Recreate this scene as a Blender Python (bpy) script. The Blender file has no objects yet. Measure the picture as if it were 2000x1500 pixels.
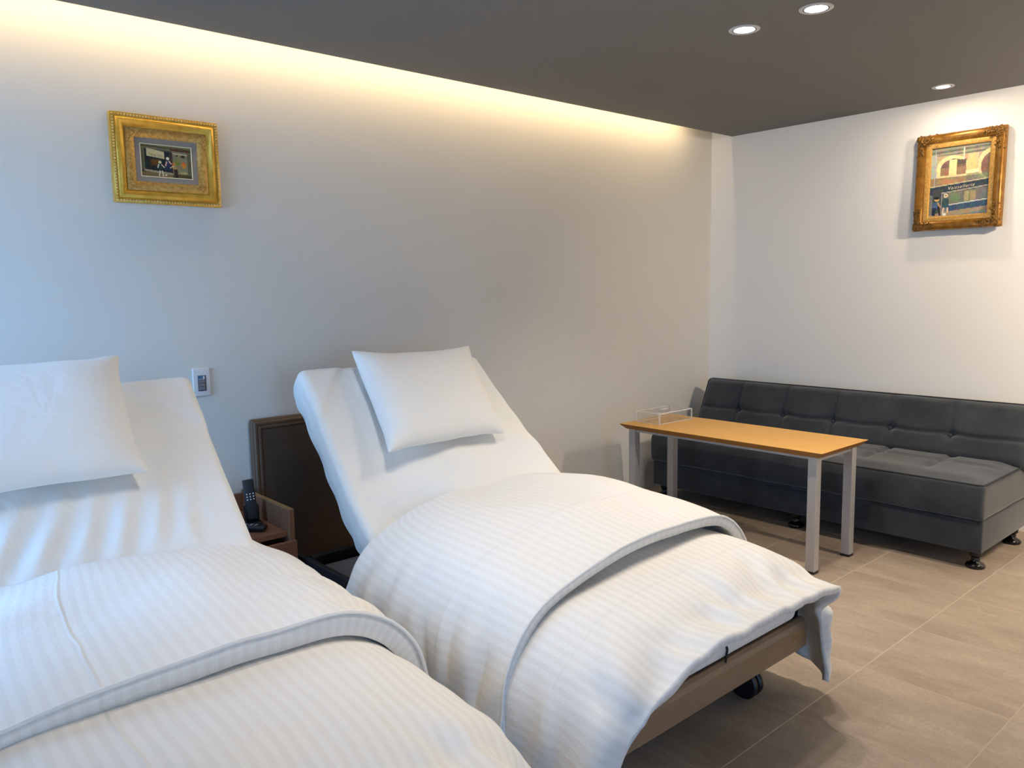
import bpy, bmesh, math, random
import numpy as np
from mathutils import Matrix, Vector

random.seed(4)
rng = np.random.default_rng(7)
SC = bpy.context.scene
COL = SC.collection

# ------------------------------------------------------------------ camera
CAM_H = 1.38
YAW, PITCH, ROLL, FPX = 0.723517, 0.1197087, -0.0167195, 1546.42


def camera_axes():
    cy, sy, cp, sp = math.cos(YAW), math.sin(YAW), math.cos(PITCH), math.sin(PITCH)
    f = Vector((sy * cp, cy * cp, -sp))
    r = Vector((cy, -sy, 0))
    u = r.cross(f)
    c, s = math.cos(ROLL), math.sin(ROLL)
    return c * r + s * u, -s * r + c * u, f


cd = bpy.data.cameras.new('camera')
cam = bpy.data.objects.new('camera', cd)
COL.objects.link(cam)
R_, U_, F_ = camera_axes()
m = Matrix.Identity(4)
for i in range(3):
    m[i][0], m[i][1], m[i][2] = R_[i], U_[i], -F_[i]
m[2][3] = CAM_H
cam.matrix_world = m
cd.sensor_width = 36
cd.lens = FPX * 36 / 2000
cd.clip_start = 0.02
SC.camera = cam

# ------------------------------------------------------------------ view, world, exposure
SC.view_settings.view_transform = 'Standard'
SC.view_settings.look = 'None'
SC.view_settings.gamma = 1
SC.view_settings.use_curve_mapping = False
SC.view_settings.exposure = 0.0
try:
    SC.cycles.use_denoising = True
    SC.cycles.max_bounces = 10
    SC.cycles.diffuse_bounces = 6
    SC.cycles.transparent_max_bounces = 16
    SC.cycles.caustics_reflective = False
    SC.cycles.caustics_refractive = False
    SC.cycles.sample_clamp_indirect = 6
except Exception:
    pass
W_ = bpy.data.worlds.new('world')
SC.world = W_
W_.use_nodes = True
bg = W_.node_tree.nodes['Background']
bg.inputs[0].default_value = (0.29, 0.57, 1.0, 1)
DAY = 11.8
bg.inputs[1].default_value = DAY
# light budget (watts)
P_DOWN, P_SPOT, P_HID, P_FILL, P_COVE = 7.5, 4.0, 5.0, 74.0, 11.6
WARM = (1.0, 0.84, 0.66)
NEUT = (1.0, 0.885, 0.745)
COVE = (1.0, 0.74, 0.42)

# room
XW, XE, YS, YN = -0.5, 4.92, -2.2, 3.38
CEIL, LIP = 2.405, 3.215
# light inside the window opening so that the sky is sampled well (a portal, gives no light of its own)
pl = bpy.data.lights.new('window_portal', 'AREA')
pl.shape = 'RECTANGLE'
pl.size, pl.size_y = 2.1, 1.3
po = bpy.data.objects.new('window_portal', pl)
COL.objects.link(po)
po.location = (XW - 0.12, 2.65, 1.12)
po.rotation_euler = (0, math.radians(-90), 0)
try:
    pl.cycles.is_portal = True
except Exception:
    pass


pl2 = bpy.data.lights.new('window_portal', 'AREA')
pl2.shape = 'RECTANGLE'
pl2.size, pl2.size_y = .95, 2.0
po2 = bpy.data.objects.new('window_portal', pl2)
COL.objects.link(po2)
po2.location = (.175, YS - .11, 1.1)
po2.rotation_euler = (math.radians(90), 0, 0)
try:
    pl2.cycles.is_portal = True
except Exception:
    pass


# ------------------------------------------------------------------ helpers
def mesh_obj(name, V, F, mat, parent=None, smooth=False, uv=None):
    me = bpy.data.meshes.new(name)
    me.from_pydata([tuple(map(float, v)) for v in V], [], [tuple(map(int, f)) for f in F])
    if uv is not None:
        l = me.uv_layers.new(name='UVMap')
        li = np.zeros(len(me.loops), dtype=np.int32)
        me.loops.foreach_get('vertex_index', li)
        l.data.foreach_set('uv', np.asarray(uv, dtype=np.float32)[li].ravel())
    me.update()
    if smooth:
        me.polygons.foreach_set('use_smooth', [True] * len(me.polygons))
    if mat:
        me.materials.append(mat)
    o = bpy.data.objects.new(name, me)
    COL.objects.link(o)
    if parent:
        o.parent = parent
    return o


def fix_normals(o):
    b = bmesh.new()
    b.from_mesh(o.data)
    bmesh.ops.recalc_face_normals(b, faces=b.faces)
    b.to_mesh(o.data)
    b.free()
    return o


def empty(name, loc=(0, 0, 0)):
    o = bpy.data.objects.new(name, None)
    o.empty_display_size = 0.1
    o.location = loc
    COL.objects.link(o)
    return o


def tag(o, label=None, cat=None, group=None, kind=None):
    if label:
        o['label'] = label
    if cat:
        o['category'] = cat
    if group:
        o['group'] = group
    if kind:
        o['kind'] = kind
    return o


def copy_tree(o, parent=None):
    c = o.copy()
    COL.objects.link(c)
    c.parent = parent
    for ch in [x for x in o.children]:
        copy_tree(ch, c)
    return c


class MB:
    """collects shapes into one mesh"""

    def __init__(s):
        s.V, s.F = [], []

    def add(s, V, F):
        n = len(s.V)
        s.V += [tuple(v) for v in V]
        s.F += [tuple(i + n for i in f) for f in F]
        return s

    def box(s, x0, x1, y0, y1, z0, z1, r=0.0, k=2):
        hx, hy, hz = (x1 - x0) / 2, (y1 - y0) / 2, (z1 - z0) / 2
        if r <= 0:
            V = [(x, y, z) for x in (x0, x1) for y in (y0, y1) for z in (z0, z1)]
            F = [(0, 1, 3, 2), (4, 6, 7, 5), (0, 4, 5, 1), (2, 3, 7, 6), (0, 2, 6, 4), (1, 5, 7, 3)]
            return s.add(V, F)
        V, F = rbox(hx, hy, hz, min(r, hx * .999, hy * .999, hz * .999), k)
        return s.add(V + np.array([(x0 + x1) / 2, (y0 + y1) / 2, (z0 + z1) / 2]), F)

    def tube(s, pts, r, n=8, closed=False):
        P = [Vector(p) for p in pts]
        N = len(P)
        rings = []
        up = None
        for i in range(N):
            a = P[i - 1] if (i > 0 or closed) else P[i]
            b = P[(i + 1) % N] if (i < N - 1 or closed) else P[i]
            t = (b - a)
            if t.length < 1e-9:
                t = Vector((0, 0, 1))
            t.normalize()
            if up is None:
                up = Vector((0, 0, 1)) if abs(t.z) < .9 else Vector((1, 0, 0))
            e = t.cross(up)
            if e.length < 1e-6:
                e = t.cross(Vector((1, .3, 0)))
            e.normalize()
            u = e.cross(t).normalized()
            up = u
            rr = r[i] if hasattr(r, '__len__') else r
            rings.append([P[i] + rr * (math.cos(q) * e + math.sin(q) * u) for q in [2 * math.pi * j / n for j in range(n)]])
        V = [v for ring in rings for v in ring]
        F = []
        for i in range(N if closed else N - 1):
            for j in range(n):
                a, b = i * n + j, i * n + (j + 1) % n
                c, d = ((i + 1) % N) * n + (j + 1) % n, ((i + 1) % N) * n + j
                F.append((a, b, c, d))
        if not closed:
            F.append(tuple(range(n))[::-1])
            F.append(tuple((N - 1) * n + j for j in range(n)))
        return s.add(V, F)

    def lathe(s, prof, c=(0, 0, 0), n=24, axis='z'):
        V, F = [], []
        for (r, z) in prof:
            for j in range(n):
                q = 2 * math.pi * j / n
                p = (r * math.cos(q), r * math.sin(q), z)
                if axis == 'x':
                    p = (p[2], p[0], p[1])
                if axis == 'y':
                    p = (p[0], p[2], p[1])
                V.append((p[0] + c[0], p[1] + c[1], p[2] + c[2]))
        for i in range(len(prof) - 1):
            for j in range(n):
                F.append((i * n + j, i * n + (j + 1) % n, (i + 1) * n + (j + 1) % n, (i + 1) * n + j))
        if prof[0][0] > 1e-6:
            F.append(tuple(range(n))[::-1])
        if prof[-1][0] > 1e-6:
            F.append(tuple((len(prof) - 1) * n + j for j in range(n)))
        return s.add(V, F)

    def build(s, name, mat, parent=None, smooth=False):
        o = mesh_obj(name, s.V, s.F, mat, parent, smooth)
        fix_normals(o)
        if smooth:
            auto_smooth(o)
        return o


def auto_smooth(o, deg=38):
    b = bmesh.new()
    b.from_mesh(o.data)
    lim = math.radians(deg)
    for e in b.edges:
        if len(e.link_faces) == 2 and e.calc_face_angle(0) > lim:
            e.smooth = False
    b.to_mesh(o.data)
    b.free()


def rbox(hx, hy, hz, r, k=2, mx=0, my=0, mz=0):
    """rounded box as vertex and face arrays; m* = extra cuts across the flat spans"""
    def axis(h, mm):
        t = [h - r + r * math.tan(q) for q in np.linspace(0, math.pi / 4, k + 1)]
        inner = list(np.linspace(-(h - r), h - r, mm + 2))[1:-1]
        return np.array([-v for v in t[::-1]] + inner + t)
    A = [axis(hx, mx), axis(hy, my), axis(hz, mz)]
    H = np.array([hx, hy, hz])
    V, F, n0 = [], [], 0
    for ax in range(3):
        b, c = (ax + 1) % 3, (ax + 2) % 3
        B, C = np.meshgrid(A[b], A[c], indexing='ij')
        nb, nc = B.shape
        idx = np.arange(nb * nc).reshape(nb, nc)
        for sg in (-1, 1):
            P = np.zeros((nb * nc, 3))
            P[:, ax] = sg * H[ax]
            P[:, b], P[:, c] = B.ravel(), C.ravel()
            V.append(P)
            q = np.stack([idx[:-1, :-1], idx[1:, :-1], idx[1:, 1:], idx[:-1, 1:]], -1).reshape(-1, 4)
            if sg < 0:
                q = q[:, ::-1]
            F.append(q + n0)
            n0 += nb * nc
    V = np.concatenate(V)
    F = np.concatenate(F)
    key = np.round(V * 1e5).astype(np.int64)
    _, first, inv = np.unique(key, axis=0, return_index=True, return_inverse=True)
    V = V[first]
    F = inv.ravel()[F]
    inn = np.clip(V, -(H - r), H - r)
    d = V - inn
    V = inn + r * d / np.maximum(np.linalg.norm(d, axis=1, keepdims=True), 1e-9)
    return V, F


def fade(t):
    t = np.clip(t, 0, 1)
    return t * t * (3 - 2 * t)


def vnoise(x, y, seed=0):
    """smooth value noise in numpy"""
    r = np.random.default_rng(seed)
    T = r.random((64, 64)) * 2 - 1
    xi, yi = np.floor(x).astype(int), np.floor(y).astype(int)
    fx, fy = fade(x - xi), fade(y - yi)
    g = lambda a, b: T[a % 64, b % 64]
    return (g(xi, yi) * (1 - fx) + g(xi + 1, yi) * fx) * (1 - fy) + (g(xi, yi + 1) * (1 - fx) + g(xi + 1, yi + 1) * fx) * fy


# ------------------------------------------------------------------ materials
def srgb(r, g, b):
    f = lambda c: (c / 255 / 12.92) if c <= 10 else ((c / 255 + 0.055) / 1.055) ** 2.4
    return (f(r), f(g), f(b), 1)


class NT:
    def __init__(s, name):
        s.m = bpy.data.materials.new(name)
        s.m.use_nodes = True
        s.t = s.m.node_tree
        s.b = s.t.nodes['Principled BSDF']

    def n(s, typ, **kw):
        x = s.t.nodes.new(typ)
        for k, v in kw.items():
            setattr(x, k, v)
        return x

    def l(s, a, b):
        s.t.links.new(a, b)

    def math(s, op, a, b=None, c=None):
        x = s.n('ShaderNodeMath', operation=op)
        for i, v in enumerate((a, b, c)):
            if v is None:
                continue
            if isinstance(v, (int, float)):
                x.inputs[i].default_value = v
            else:
                s.l(v, x.inputs[i])
        return x.outputs[0]

    def noise(s, vec, scale, detail=3, rough=.55, mapscale=None):
        if mapscale:
            mp = s.n('ShaderNodeMapping')
            mp.inputs['Scale'].default_value = mapscale
            s.l(vec, mp.inputs['Vector'])
            vec = mp.outputs[0]
        x = s.n('ShaderNodeTexNoise')
        x.inputs['Scale'].default_value = scale
        x.inputs['Detail'].default_value = detail
        x.inputs['Roughness'].default_value = rough
        s.l(vec, x.inputs['Vector'])
        return x.outputs[0]

    def mix(s, fac, a, b):
        x = s.n('ShaderNodeMix', data_type='RGBA')
        for inp, v in ((x.inputs[0], fac), (x.inputs[6], a), (x.inputs[7], b)):
            if isinstance(v, (int, float, tuple)):
                inp.default_value = v
            else:
                s.l(v, inp)
        return x.outputs[2]

    def ramp(s, fac, stops):
        x = s.n('ShaderNodeValToRGB')
        e = x.color_ramp.elements
        while len(e) < len(stops):
            e.new(.5)
        for el, (p, c) in zip(e, stops):
            el.position, el.color = p, c
        s.l(fac, x.inputs[0])
        return x.outputs[0]

    def bump(s, h, strength=.3, dist=.002):
        x = s.n('ShaderNodeBump')
        x.inputs['Strength'].default_value = strength
        x.inputs['Distance'].default_value = dist
        s.l(h, x.inputs['Height'])
        s.l(x.outputs[0], s.b.inputs['Normal'])

    def set(s, color=None, rough=.5, metal=0, spec=None):
        if color is not None:
            if isinstance(color, tuple):
                s.b.inputs['Base Color'].default_value = color
            else:
                s.l(color, s.b.inputs['Base Color'])
        s.b.inputs['Roughness'].default_value = rough
        s.b.inputs['Metallic'].default_value = metal
        if spec is not None:
            s.b.inputs['Specular IOR Level'].default_value = spec
        return s


def coords(n, kind='Object'):
    return n.n('ShaderNodeTexCoord').outputs[kind]


def world_pos(n):
    return n.n('ShaderNodeNewGeometry').outputs['Position']


def plain(name, color, rough=.5, metal=0, noise=0.04, scale=40, bump=0.0, spec=None):
    n = NT(name)
    p = coords(n)
    f = n.noise(p, scale, 3)
    d = tuple(c * (1 - noise * 2) for c in color[:3]) + (1,)
    e = tuple(min(1, c * (1 + noise)) for c in color[:3]) + (1,)
    n.set(n.mix(f, d, e), rough, metal, spec)
    if bump:
        n.bump(f, bump, .002)
    return n.m


M = {}


def mk_wall(name, col):
    n = NT(name)
    p = world_pos(n)
    a = n.noise(p, 260, 2)
    b = n.noise(p, 1.2, 2)
    n.set(n.mix(b, tuple(c * .97 for c in col[:3]) + (1,), col), .85, spec=.2)
    n.bump(a, .22, .0012)
    return n.m


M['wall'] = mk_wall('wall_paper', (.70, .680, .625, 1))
M['wall_e_lit'] = mk_wall('wall_paper_east_lit', (.87, .84, .77, 1))  # paler copy of the wall paper, stronger light here put into the colour
M['ceil'] = mk_wall('ceiling_paper', (.205, .202, .198, 1))
M['cove'] = mk_wall('cove_paint', (.78, .76, .72, 1))


def mk_tile():
    n = NT('stone_tile')
    p = world_pos(n)
    info = n.n('ShaderNodeObjectInfo').outputs['Random']
    off = n.n('ShaderNodeVectorMath', operation='MULTIPLY_ADD')
    cmb = n.n('ShaderNodeCombineXYZ')
    for i in range(3):
        n.l(info, cmb.inputs[i])
    n.l(cmb.outputs[0], off.inputs[0])
    off.inputs[1].default_value = (17, 31, 9)
    n.l(p, off.inputs[2])
    v = off.outputs[0]
    broad = n.noise(v, 1.6, 4, .6, (2.2, .8, 1))
    streak = n.noise(v, 4.2, 7, .72, (2.6, .75, 1))
    grain = n.noise(v, 90, 3, .7)
    c1 = n.ramp(broad, [(.3, srgb(140, 125, 110)), (.55, srgb(156, 142, 127)), (.75, srgb(166, 150, 135))])
    c2 = n.mix(n.ramp(streak, [(.45, (0, 0, 0, 1)), (.66, (.5, .5, .5, 1))]), c1, srgb(182, 167, 148))
    c3 = n.mix(n.ramp(streak, [(.28, (.4, .4, .4, 1)), (.42, (0, 0, 0, 1))]), c2, srgb(128, 113, 100))
    c4 = n.mix(n.ramp(grain, [(.35, (.35, .35, .35, 1)), (.6, (0, 0, 0, 1))]), c3, srgb(130, 116, 104))
    n.set(c4, .46, spec=.35)
    n.bump(n.math('ADD', grain, streak), .16, .002)
    return n.m


M['tile'] = mk_tile()
M['grout'] = plain('grout', srgb(176, 161, 144), .9, noise=.05, scale=120)


def mk_duvet(name, creases=()):
    n = NT(name)
    uv = coords(n, 'UV')
    sep = n.n('ShaderNodeSeparateXYZ')
    n.l(uv, sep.inputs[0])
    u, v = sep.outputs[0], sep.outputs[1]
    s = n.math('SINE', n.math('MULTIPLY', u, 2 * math.pi / .025))
    st = n.math('MULTIPLY_ADD', n.math('GREATER_THAN', s, 0.0), 1, 0)
    sf = n.ramp(n.math('MULTIPLY_ADD', s, .5, .5), [(.35, (0, 0, 0, 1)), (.65, (1, 1, 1, 1))])
    n.set(n.mix(sf, (.765, .742, .70, 1), (.80, .782, .745, 1)), .6, spec=.25)
    n.l(n.math('MULTIPLY_ADD', sf, -.22, .72), n.b.inputs['Roughness'])
    n.b.inputs['Sheen Weight'].default_value = .15
    w = n.noise(uv, 9, 4, .55, (1.0, 1.0, 1))
    w2 = n.noise(uv, 30, 3, .6, (1.3, .6, 1))
    h = n.math('MULTIPLY_ADD', w2, .25, n.math('MULTIPLY', w, 1.0))
    wob = n.math('MULTIPLY_ADD', n.noise(uv, 3, 2), .03, -.015)
    for ax, at, amt in creases:
        c = u if ax == 'u' else v
        d = n.math('ABSOLUTE', n.math('SUBTRACT', n.math('ADD', c, wob), at))
        k = n.math('SUBTRACT', 1.0, n.math('MINIMUM', n.math('DIVIDE', d, .006), 1.0))
        h = n.math('MULTIPLY_ADD', k, amt, h)
    n.bump(h, .55, .008)
    return n.m


def mk_sheet(name, bs=.75):
    n = NT(name)
    p = coords(n)
    wp = n.n('ShaderNodeVectorMath', operation='ADD')
    n.l(p, wp.inputs[0])
    sc_ = n.n('ShaderNodeVectorMath', operation='SCALE')
    nz = n.n('ShaderNodeTexNoise')
    nz.inputs['Scale'].default_value = 3
    n.l(p, nz.inputs['Vector'])
    n.l(nz.outputs['Color'], sc_.inputs[0])
    sc_.inputs['Scale'].default_value = .45
    n.l(sc_.outputs[0], wp.inputs[1])
    w = n.noise(wp.outputs[0], 5.5, 3, .5)
    f = n.noise(p, 400, 2)
    n.set((.77, .76, .725, 1), .72, spec=.2)
    n.b.inputs['Sheen Weight'].default_value = .2
    n.bump(n.math('MULTIPLY_ADD', f, .02, w), bs, .022)
    return n.m


M['duvet_b'] = mk_duvet('striped_cotton_far', [('v', .31, .32), ('u', 1.02, .2)])
M['duvet_a'] = mk_duvet('striped_cotton_near', [('u', .67, .42), ('v', .42, .12), ('u', 1.14, .2)])
M['sheet'] = mk_sheet('white_sheet')
M['pillow'] = mk_sheet('white_pillowcase', .45)
M['piping'] = plain('white_piping', (.80, .79, .77, 1), .7, noise=.02)


def mk_wood(name, dark, light, axis=(1, 12, 12), rough=.45, scale=4, bump=.06):
    n = NT(name)
    p = coords(n)
    a = n.noise(p, scale, 5, .6, axis)
    b = n.noise(p, scale * 6, 3, .6, axis)
    n.set(n.mix(n.math('MULTIPLY_ADD', b, .4, n.math('MULTIPLY', a, .7)), dark, light), rough, spec=.35)
    n.bump(b, bump, .001)
    return n.m


M['oak'] = mk_wood('oak_top', srgb(176, 126, 54), srgb(222, 174, 92), (12, 1.2, 12))
M['oak_edge'] = mk_wood('oak_edge', srgb(120, 80, 34), srgb(168, 116, 58), (12, 1.2, 12))
M['walnut'] = mk_wood('walnut', srgb(92, 62, 44), srgb(136, 98, 74), (9, 9, 1.2))
M['walnut_h'] = mk_wood('walnut_flat', srgb(96, 62, 44), srgb(142, 98, 72), (1.2, 9, 9))
M['walnut_l'] = mk_wood('walnut_lipping', srgb(118, 92, 62), srgb(150, 120, 84), (2, 2, 9))
M['hboard'] = mk_wood('headboard_wood', srgb(78, 60, 46), srgb(104, 82, 62), (1.2, 9, 9))
M['hpanel'] = mk_wood('headboard_panel', srgb(62, 50, 41), srgb(84, 68, 56), (1.2, 9, 9))
M['fboard'] = mk_wood('footboard_wood', srgb(112, 92, 72), srgb(138, 114, 90), (1.2, 9, 9), bump=.02)
M['silver'] = plain('silver_paint', srgb(176, 174, 172), .38, .35, noise=.01)
M['black'] = plain('black_plastic', srgb(20, 20, 22), .42, noise=.05)
M['blackg'] = plain('black_gloss', srgb(14, 14, 15), .16, noise=.05)
M['steel_b'] = plain('black_steel', srgb(24, 25, 28), .5, .2, noise=.05)
M['base_p'] = plain('grey_base_panel', srgb(136, 134, 132), .6, noise=.04)
M['white_p'] = plain('white_plastic', srgb(216, 216, 216), .35, noise=.01)
M['grey_p'] = plain('grey_plastic', srgb(120, 118, 124), .4, noise=.02)
M['dark_p'] = plain('dark_plastic', srgb(78, 76, 84), .4, noise=.02)
M['blue_p'] = plain('blue_label', srgb(60, 108, 140), .4, noise=.02)
M['cord'] = plain('white_cord', srgb(200, 198, 194), .5, noise=.02)
M['chrome'] = plain('chrome', srgb(200, 200, 200), .15, 1, noise=.01)
M['brass'] = plain('brass_line', srgb(176, 150, 84), .35, .6, noise=.02)
M['mattress'] = plain('mattress_cover', srgb(206, 206, 204), .8, noise=.03)


def mk_suede():
    n = NT('dark_suede')
    p = coords(n)
    a = n.noise(p, 5, 5, .62)
    b = n.noise(p, 240, 2)
    n.set(n.mix(n.ramp(a, [(.35, (0, 0, 0, 1)), (.7, (1, 1, 1, 1))]), srgb(42, 46, 51), srgb(57, 61, 64)), .85, spec=.15)
    n.b.inputs['Sheen Weight'].default_value = .3
    n.b.inputs['Sheen Roughness'].default_value = .5
    n.bump(n.math('MULTIPLY_ADD', b, .2, a), .2, .003)
    return n.m


M['suede'] = mk_suede()
M['suede_p'] = plain('suede_piping', srgb(26, 29, 35), .8, noise=.05)


def mk_gold(name, base, dark, rough=.32, scale=60, bump=.2):
    n = NT(name)
    p = coords(n)
    a = n.noise(p, scale, 4, .6)
    n.set(n.mix(n.ramp(a, [(.38, (0, 0, 0, 1)), (.6, (1, 1, 1, 1))]), dark, base), rough, .45)
    n.bump(a, bump, .002)
    return n.m


M['gold'] = mk_gold('gilt_bright', srgb(226, 180, 74), srgb(210, 162, 58), .30, 30, .05)
M['gold_o'] = mk_gold('gilt_ornate', srgb(212, 170, 92), srgb(184, 140, 70), .4, 90, .35)
M['gold_d'] = mk_gold('gilt_antique', srgb(158, 108, 34), srgb(128, 84, 22), .34, 26, .06)
M['gold_c'] = mk_gold('gilt_carved', srgb(168, 122, 52), srgb(40, 24, 6), .42, 170, .6)
M['gold_l'] = mk_gold('gilt_liner', srgb(212, 164, 84), srgb(190, 140, 62), .5, 90, .1)
M['slip_g'] = mk_gold('gilt_bead', srgb(236, 208, 140), srgb(222, 180, 96), .32, 40, .05)
M['mat'] = plain('grey_linen_mount', srgb(150, 140, 130), .9, noise=.05, scale=300, bump=.2)
M['slip'] = plain('ivory_slip', srgb(236, 222, 182), .5, noise=.02)


def mk_paint(name):
    n = NT(name)
    at = n.n('ShaderNodeAttribute', attribute_name='paint')
    n.set(at.outputs['Color'], .5, spec=.3)
    n.bump(n.noise(coords(n), 160, 4), .3, .0015)
    return n.m


M['paint'] = mk_paint('oil_paint')


def mk_glass(name, tint=(1, 1, 1, 1), refl=.12, gain=.6):
    m_ = bpy.data.materials.new(name)
    m_.use_nodes = True
    t = m_.node_tree
    t.nodes.clear()
    o = t.nodes.new('ShaderNodeOutputMaterial')
    mx = t.nodes.new('ShaderNodeMixShader')
    tr = t.nodes.new('ShaderNodeBsdfTransparent')
    gl = t.nodes.new('ShaderNodeBsdfGlossy')
    lw = t.nodes.new('ShaderNodeLayerWeight')
    lw.inputs[0].default_value = .25
    mul = t.nodes.new('ShaderNodeMath')
    mul.operation = 'MULTIPLY_ADD'
    mul.inputs[1].default_value = gain
    mul.inputs[2].default_value = refl
    t.links.new(lw.outputs['Fresnel'], mul.inputs[0])
    tr.inputs[0].default_value = tint
    gl.inputs['Roughness'].default_value = .04
    t.links.new(mul.outputs[0], mx.inputs[0])
    t.links.new(tr.outputs[0], mx.inputs[1])
    t.links.new(gl.outputs[0], mx.inputs[2])
    t.links.new(mx.outputs[0], o.inputs[0])
    return m_


M['glass'] = mk_glass('window_glass', (.96, .98, 1, 1), .02)
M['acryl'] = mk_glass('clear_acrylic', (1, 1, 1, 1), .01, .22)
M['acryl_e'] = plain('acrylic_cut_edge', (.86, .85, .82, 1), .15, noise=.01)
M['acryl_e'].node_tree.nodes['Principled BSDF'].inputs['Alpha'].default_value = .42


def mk_emit(name, col, st):
    m_ = bpy.data.materials.new(name)
    m_.use_nodes = True
    b = m_.node_tree.nodes['Principled BSDF']
    b.inputs['Base Color'].default_value = (.9, .9, .9, 1)
    b.inputs['Emission Color'].default_value = col
    b.inputs['Emission Strength'].default_value = st
    return m_


M['lens'] = mk_emit('lamp_lens', (1, .96, .9, 1), 9)
M['led'] = mk_emit('led_tape', COVE + (1,), 5)

# ------------------------------------------------------------------ room shell
tag(MB().box(XW, XE, YN, YN + .12, -.1, 2.62).build('wall_north', M['wall']), kind='structure')
tag(MB().box(XE, XE + .12, YS, YN + .12, -.1, 2.62).build('wall_east', M['wall_e_lit']), kind='structure')
w = MB()
VX0, VX1, VZ0, VZ1 = -.3, .65, .1, 2.1  # opening of an unseen window, added for blue light on the beds
w.box(XW, VX0, YS - .12, YS, -.1, 2.62).box(VX1, XE, YS - .12, YS, -.1, 2.62).box(VX0, VX1, YS - .12, YS, -.1, VZ0).box(VX0, VX1, YS - .12, YS, VZ1, 2.62)
tag(w.build('wall_south', M['wall']), kind='structure')
w2 = MB().box(VX0, VX0 + .05, YS - .1, YS - .04, VZ0, VZ1).box(VX1 - .05, VX1, YS - .1, YS - .04, VZ0, VZ1)
w2.box(VX0 + .05, VX1 - .05, YS - .1, YS - .04, VZ0, VZ0 + .05).box(VX0 + .05, VX1 - .05, YS - .1, YS - .04, VZ1 - .05, VZ1)
win_fill = tag(w2.build('window_fill', M['silver']), kind='structure')
MB().box(VX0 + .05, VX1 - .05, YS - .073, YS - .067, VZ0 + .05, VZ1 - .05).build('window_pane', M['glass'], win_fill)
w = MB()
WY0, WY1, WZ0, WZ1 = 2.0, 3.3, .06, 2.18
w.box(XW - .16, XW, YS - .12, WY0, -.1, 2.62).box(XW - .16, XW, WY1, YN + .12, -.1, 2.62)
w.box(XW - .16, XW, WY0, WY1, -.1, WZ0).box(XW - .16, XW, WY0, WY1, WZ1, 2.62)
tag(w.build('wall_west', M['wall']), kind='structure')
tag(MB().box(XW, XE, YS, LIP, CEIL, CEIL + .03).build('ceiling', M['ceil']), kind='structure')
tag(MB().box(XW, XE, 2.98, 3.01, CEIL + .03, 2.62).box(XW, XE, 3.01, YN, 2.60, 2.62).build('trim_1', M['cove']), kind='structure')
win = tag(MB().box(XW - .13, XW - .07, WY0, WY0 + .05, WZ0, WZ1).box(XW - .13, XW - .07, WY1 - .05, WY1, WZ0, WZ1)
          .box(XW - .13, XW - .07, WY0 + .05, WY1 - .05, WZ0, WZ0 + .05).box(XW - .13, XW - .07, WY0 + .05, WY1 - .05, WZ1 - .05, WZ1)
          .box(XW - .13, XW - .07, 2.62, 2.68, WZ0 + .05, WZ1 - .05).build('window_1', M['silver']), kind='structure')
MB().box(XW - .104, XW - .098, WY0 + .05, 2.62, WZ0 + .05, WZ1 - .05).build('window_pane', M['glass'], win)
MB().box(XW - .104, XW -     .098, 2.68, WY1 - .05, WZ0 + .05, WZ1 - .05).build('window_pane', M['glass'], win)
tag(MB().box(XW - 6, XW - .16, YS - 6, YN + 5, -.2, -.12).box(XW - .16, XE, YS - 6, YS - .12, -.2, -.12).build('floor_sky_block', M['grout']), kind='structure')  # unseen slab, added to keep upward sky light off the ceiling

floor = tag(MB().box(XW, XE, YS, YN, -.10, -.0008).build('floor', M['grout']), kind='structure')
tile_cache = {}
TX, TY, PX, PY, GR = 3.205, 1.208, .469, .472, .0026
for i in range(-10, 5):
    for j in range(-9, 6):
        x0, x1 = max(TX + i * PX, XW) + GR / 2, min(TX + (i + 1) * PX, XE) - GR / 2
        y0, y1 = max(TY + j * PY, YS) + GR / 2, min(TY + (j + 1) * PY, YN) - GR / 2
        if x1 - x0 < .02 or y1 - y0 < .02:
            continue
        key = (round(x1 - x0, 3), round(y1 - y0, 3))
        cx, cy = (x0 + x1) / 2, (y0 + y1) / 2
        if key not in tile_cache:
            hx, hy, e = (x1 - x0) / 2, (y1 - y0) / 2, .0015
            V = [(sx * (hx - q), sy * (hy - q), z) for z, q in ((-.003, 0), (-.0012, 0), (0, e)) for sx, sy in ((-1, -1), (1, -1), (1, 1), (-1, 1))]
            F = [(a * 4 + b, a * 4 + (b + 1) % 4, a * 4 + 4 + (b + 1) % 4, a * 4 + 4 + b) for a in range(2) for b in range(4)] + [(8, 9, 10, 11)]
            o = mesh_obj('tile', V, F, M['tile'], floor)
            tile_cache[key] = o.data
        else:
            o = bpy.data.objects.new('tile', tile_cache[key])
            COL.objects.link(o)
            o.parent = floor
        o.location = (cx, cy, 0)


# ------------------------------------------------------------------ ceiling lamps and cove
def area(name, loc, w, h, power, color, parent, rot=(0, 0, 0), shape='DISK', spread=math.pi):
    l = bpy.data.lights.new(name, 'AREA')
    l.shape = shape
    l.size = w
    if shape in ('RECTANGLE', 'ELLIPSE'):
        l.size_y = h
    l.energy, l.color = power, color
    l.spread = spread
    o = bpy.data.objects.new(name, l)
    COL.objects.link(o)
    o.parent = parent
    o.location = loc
    o.rotation_euler = rot
    return o


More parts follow.
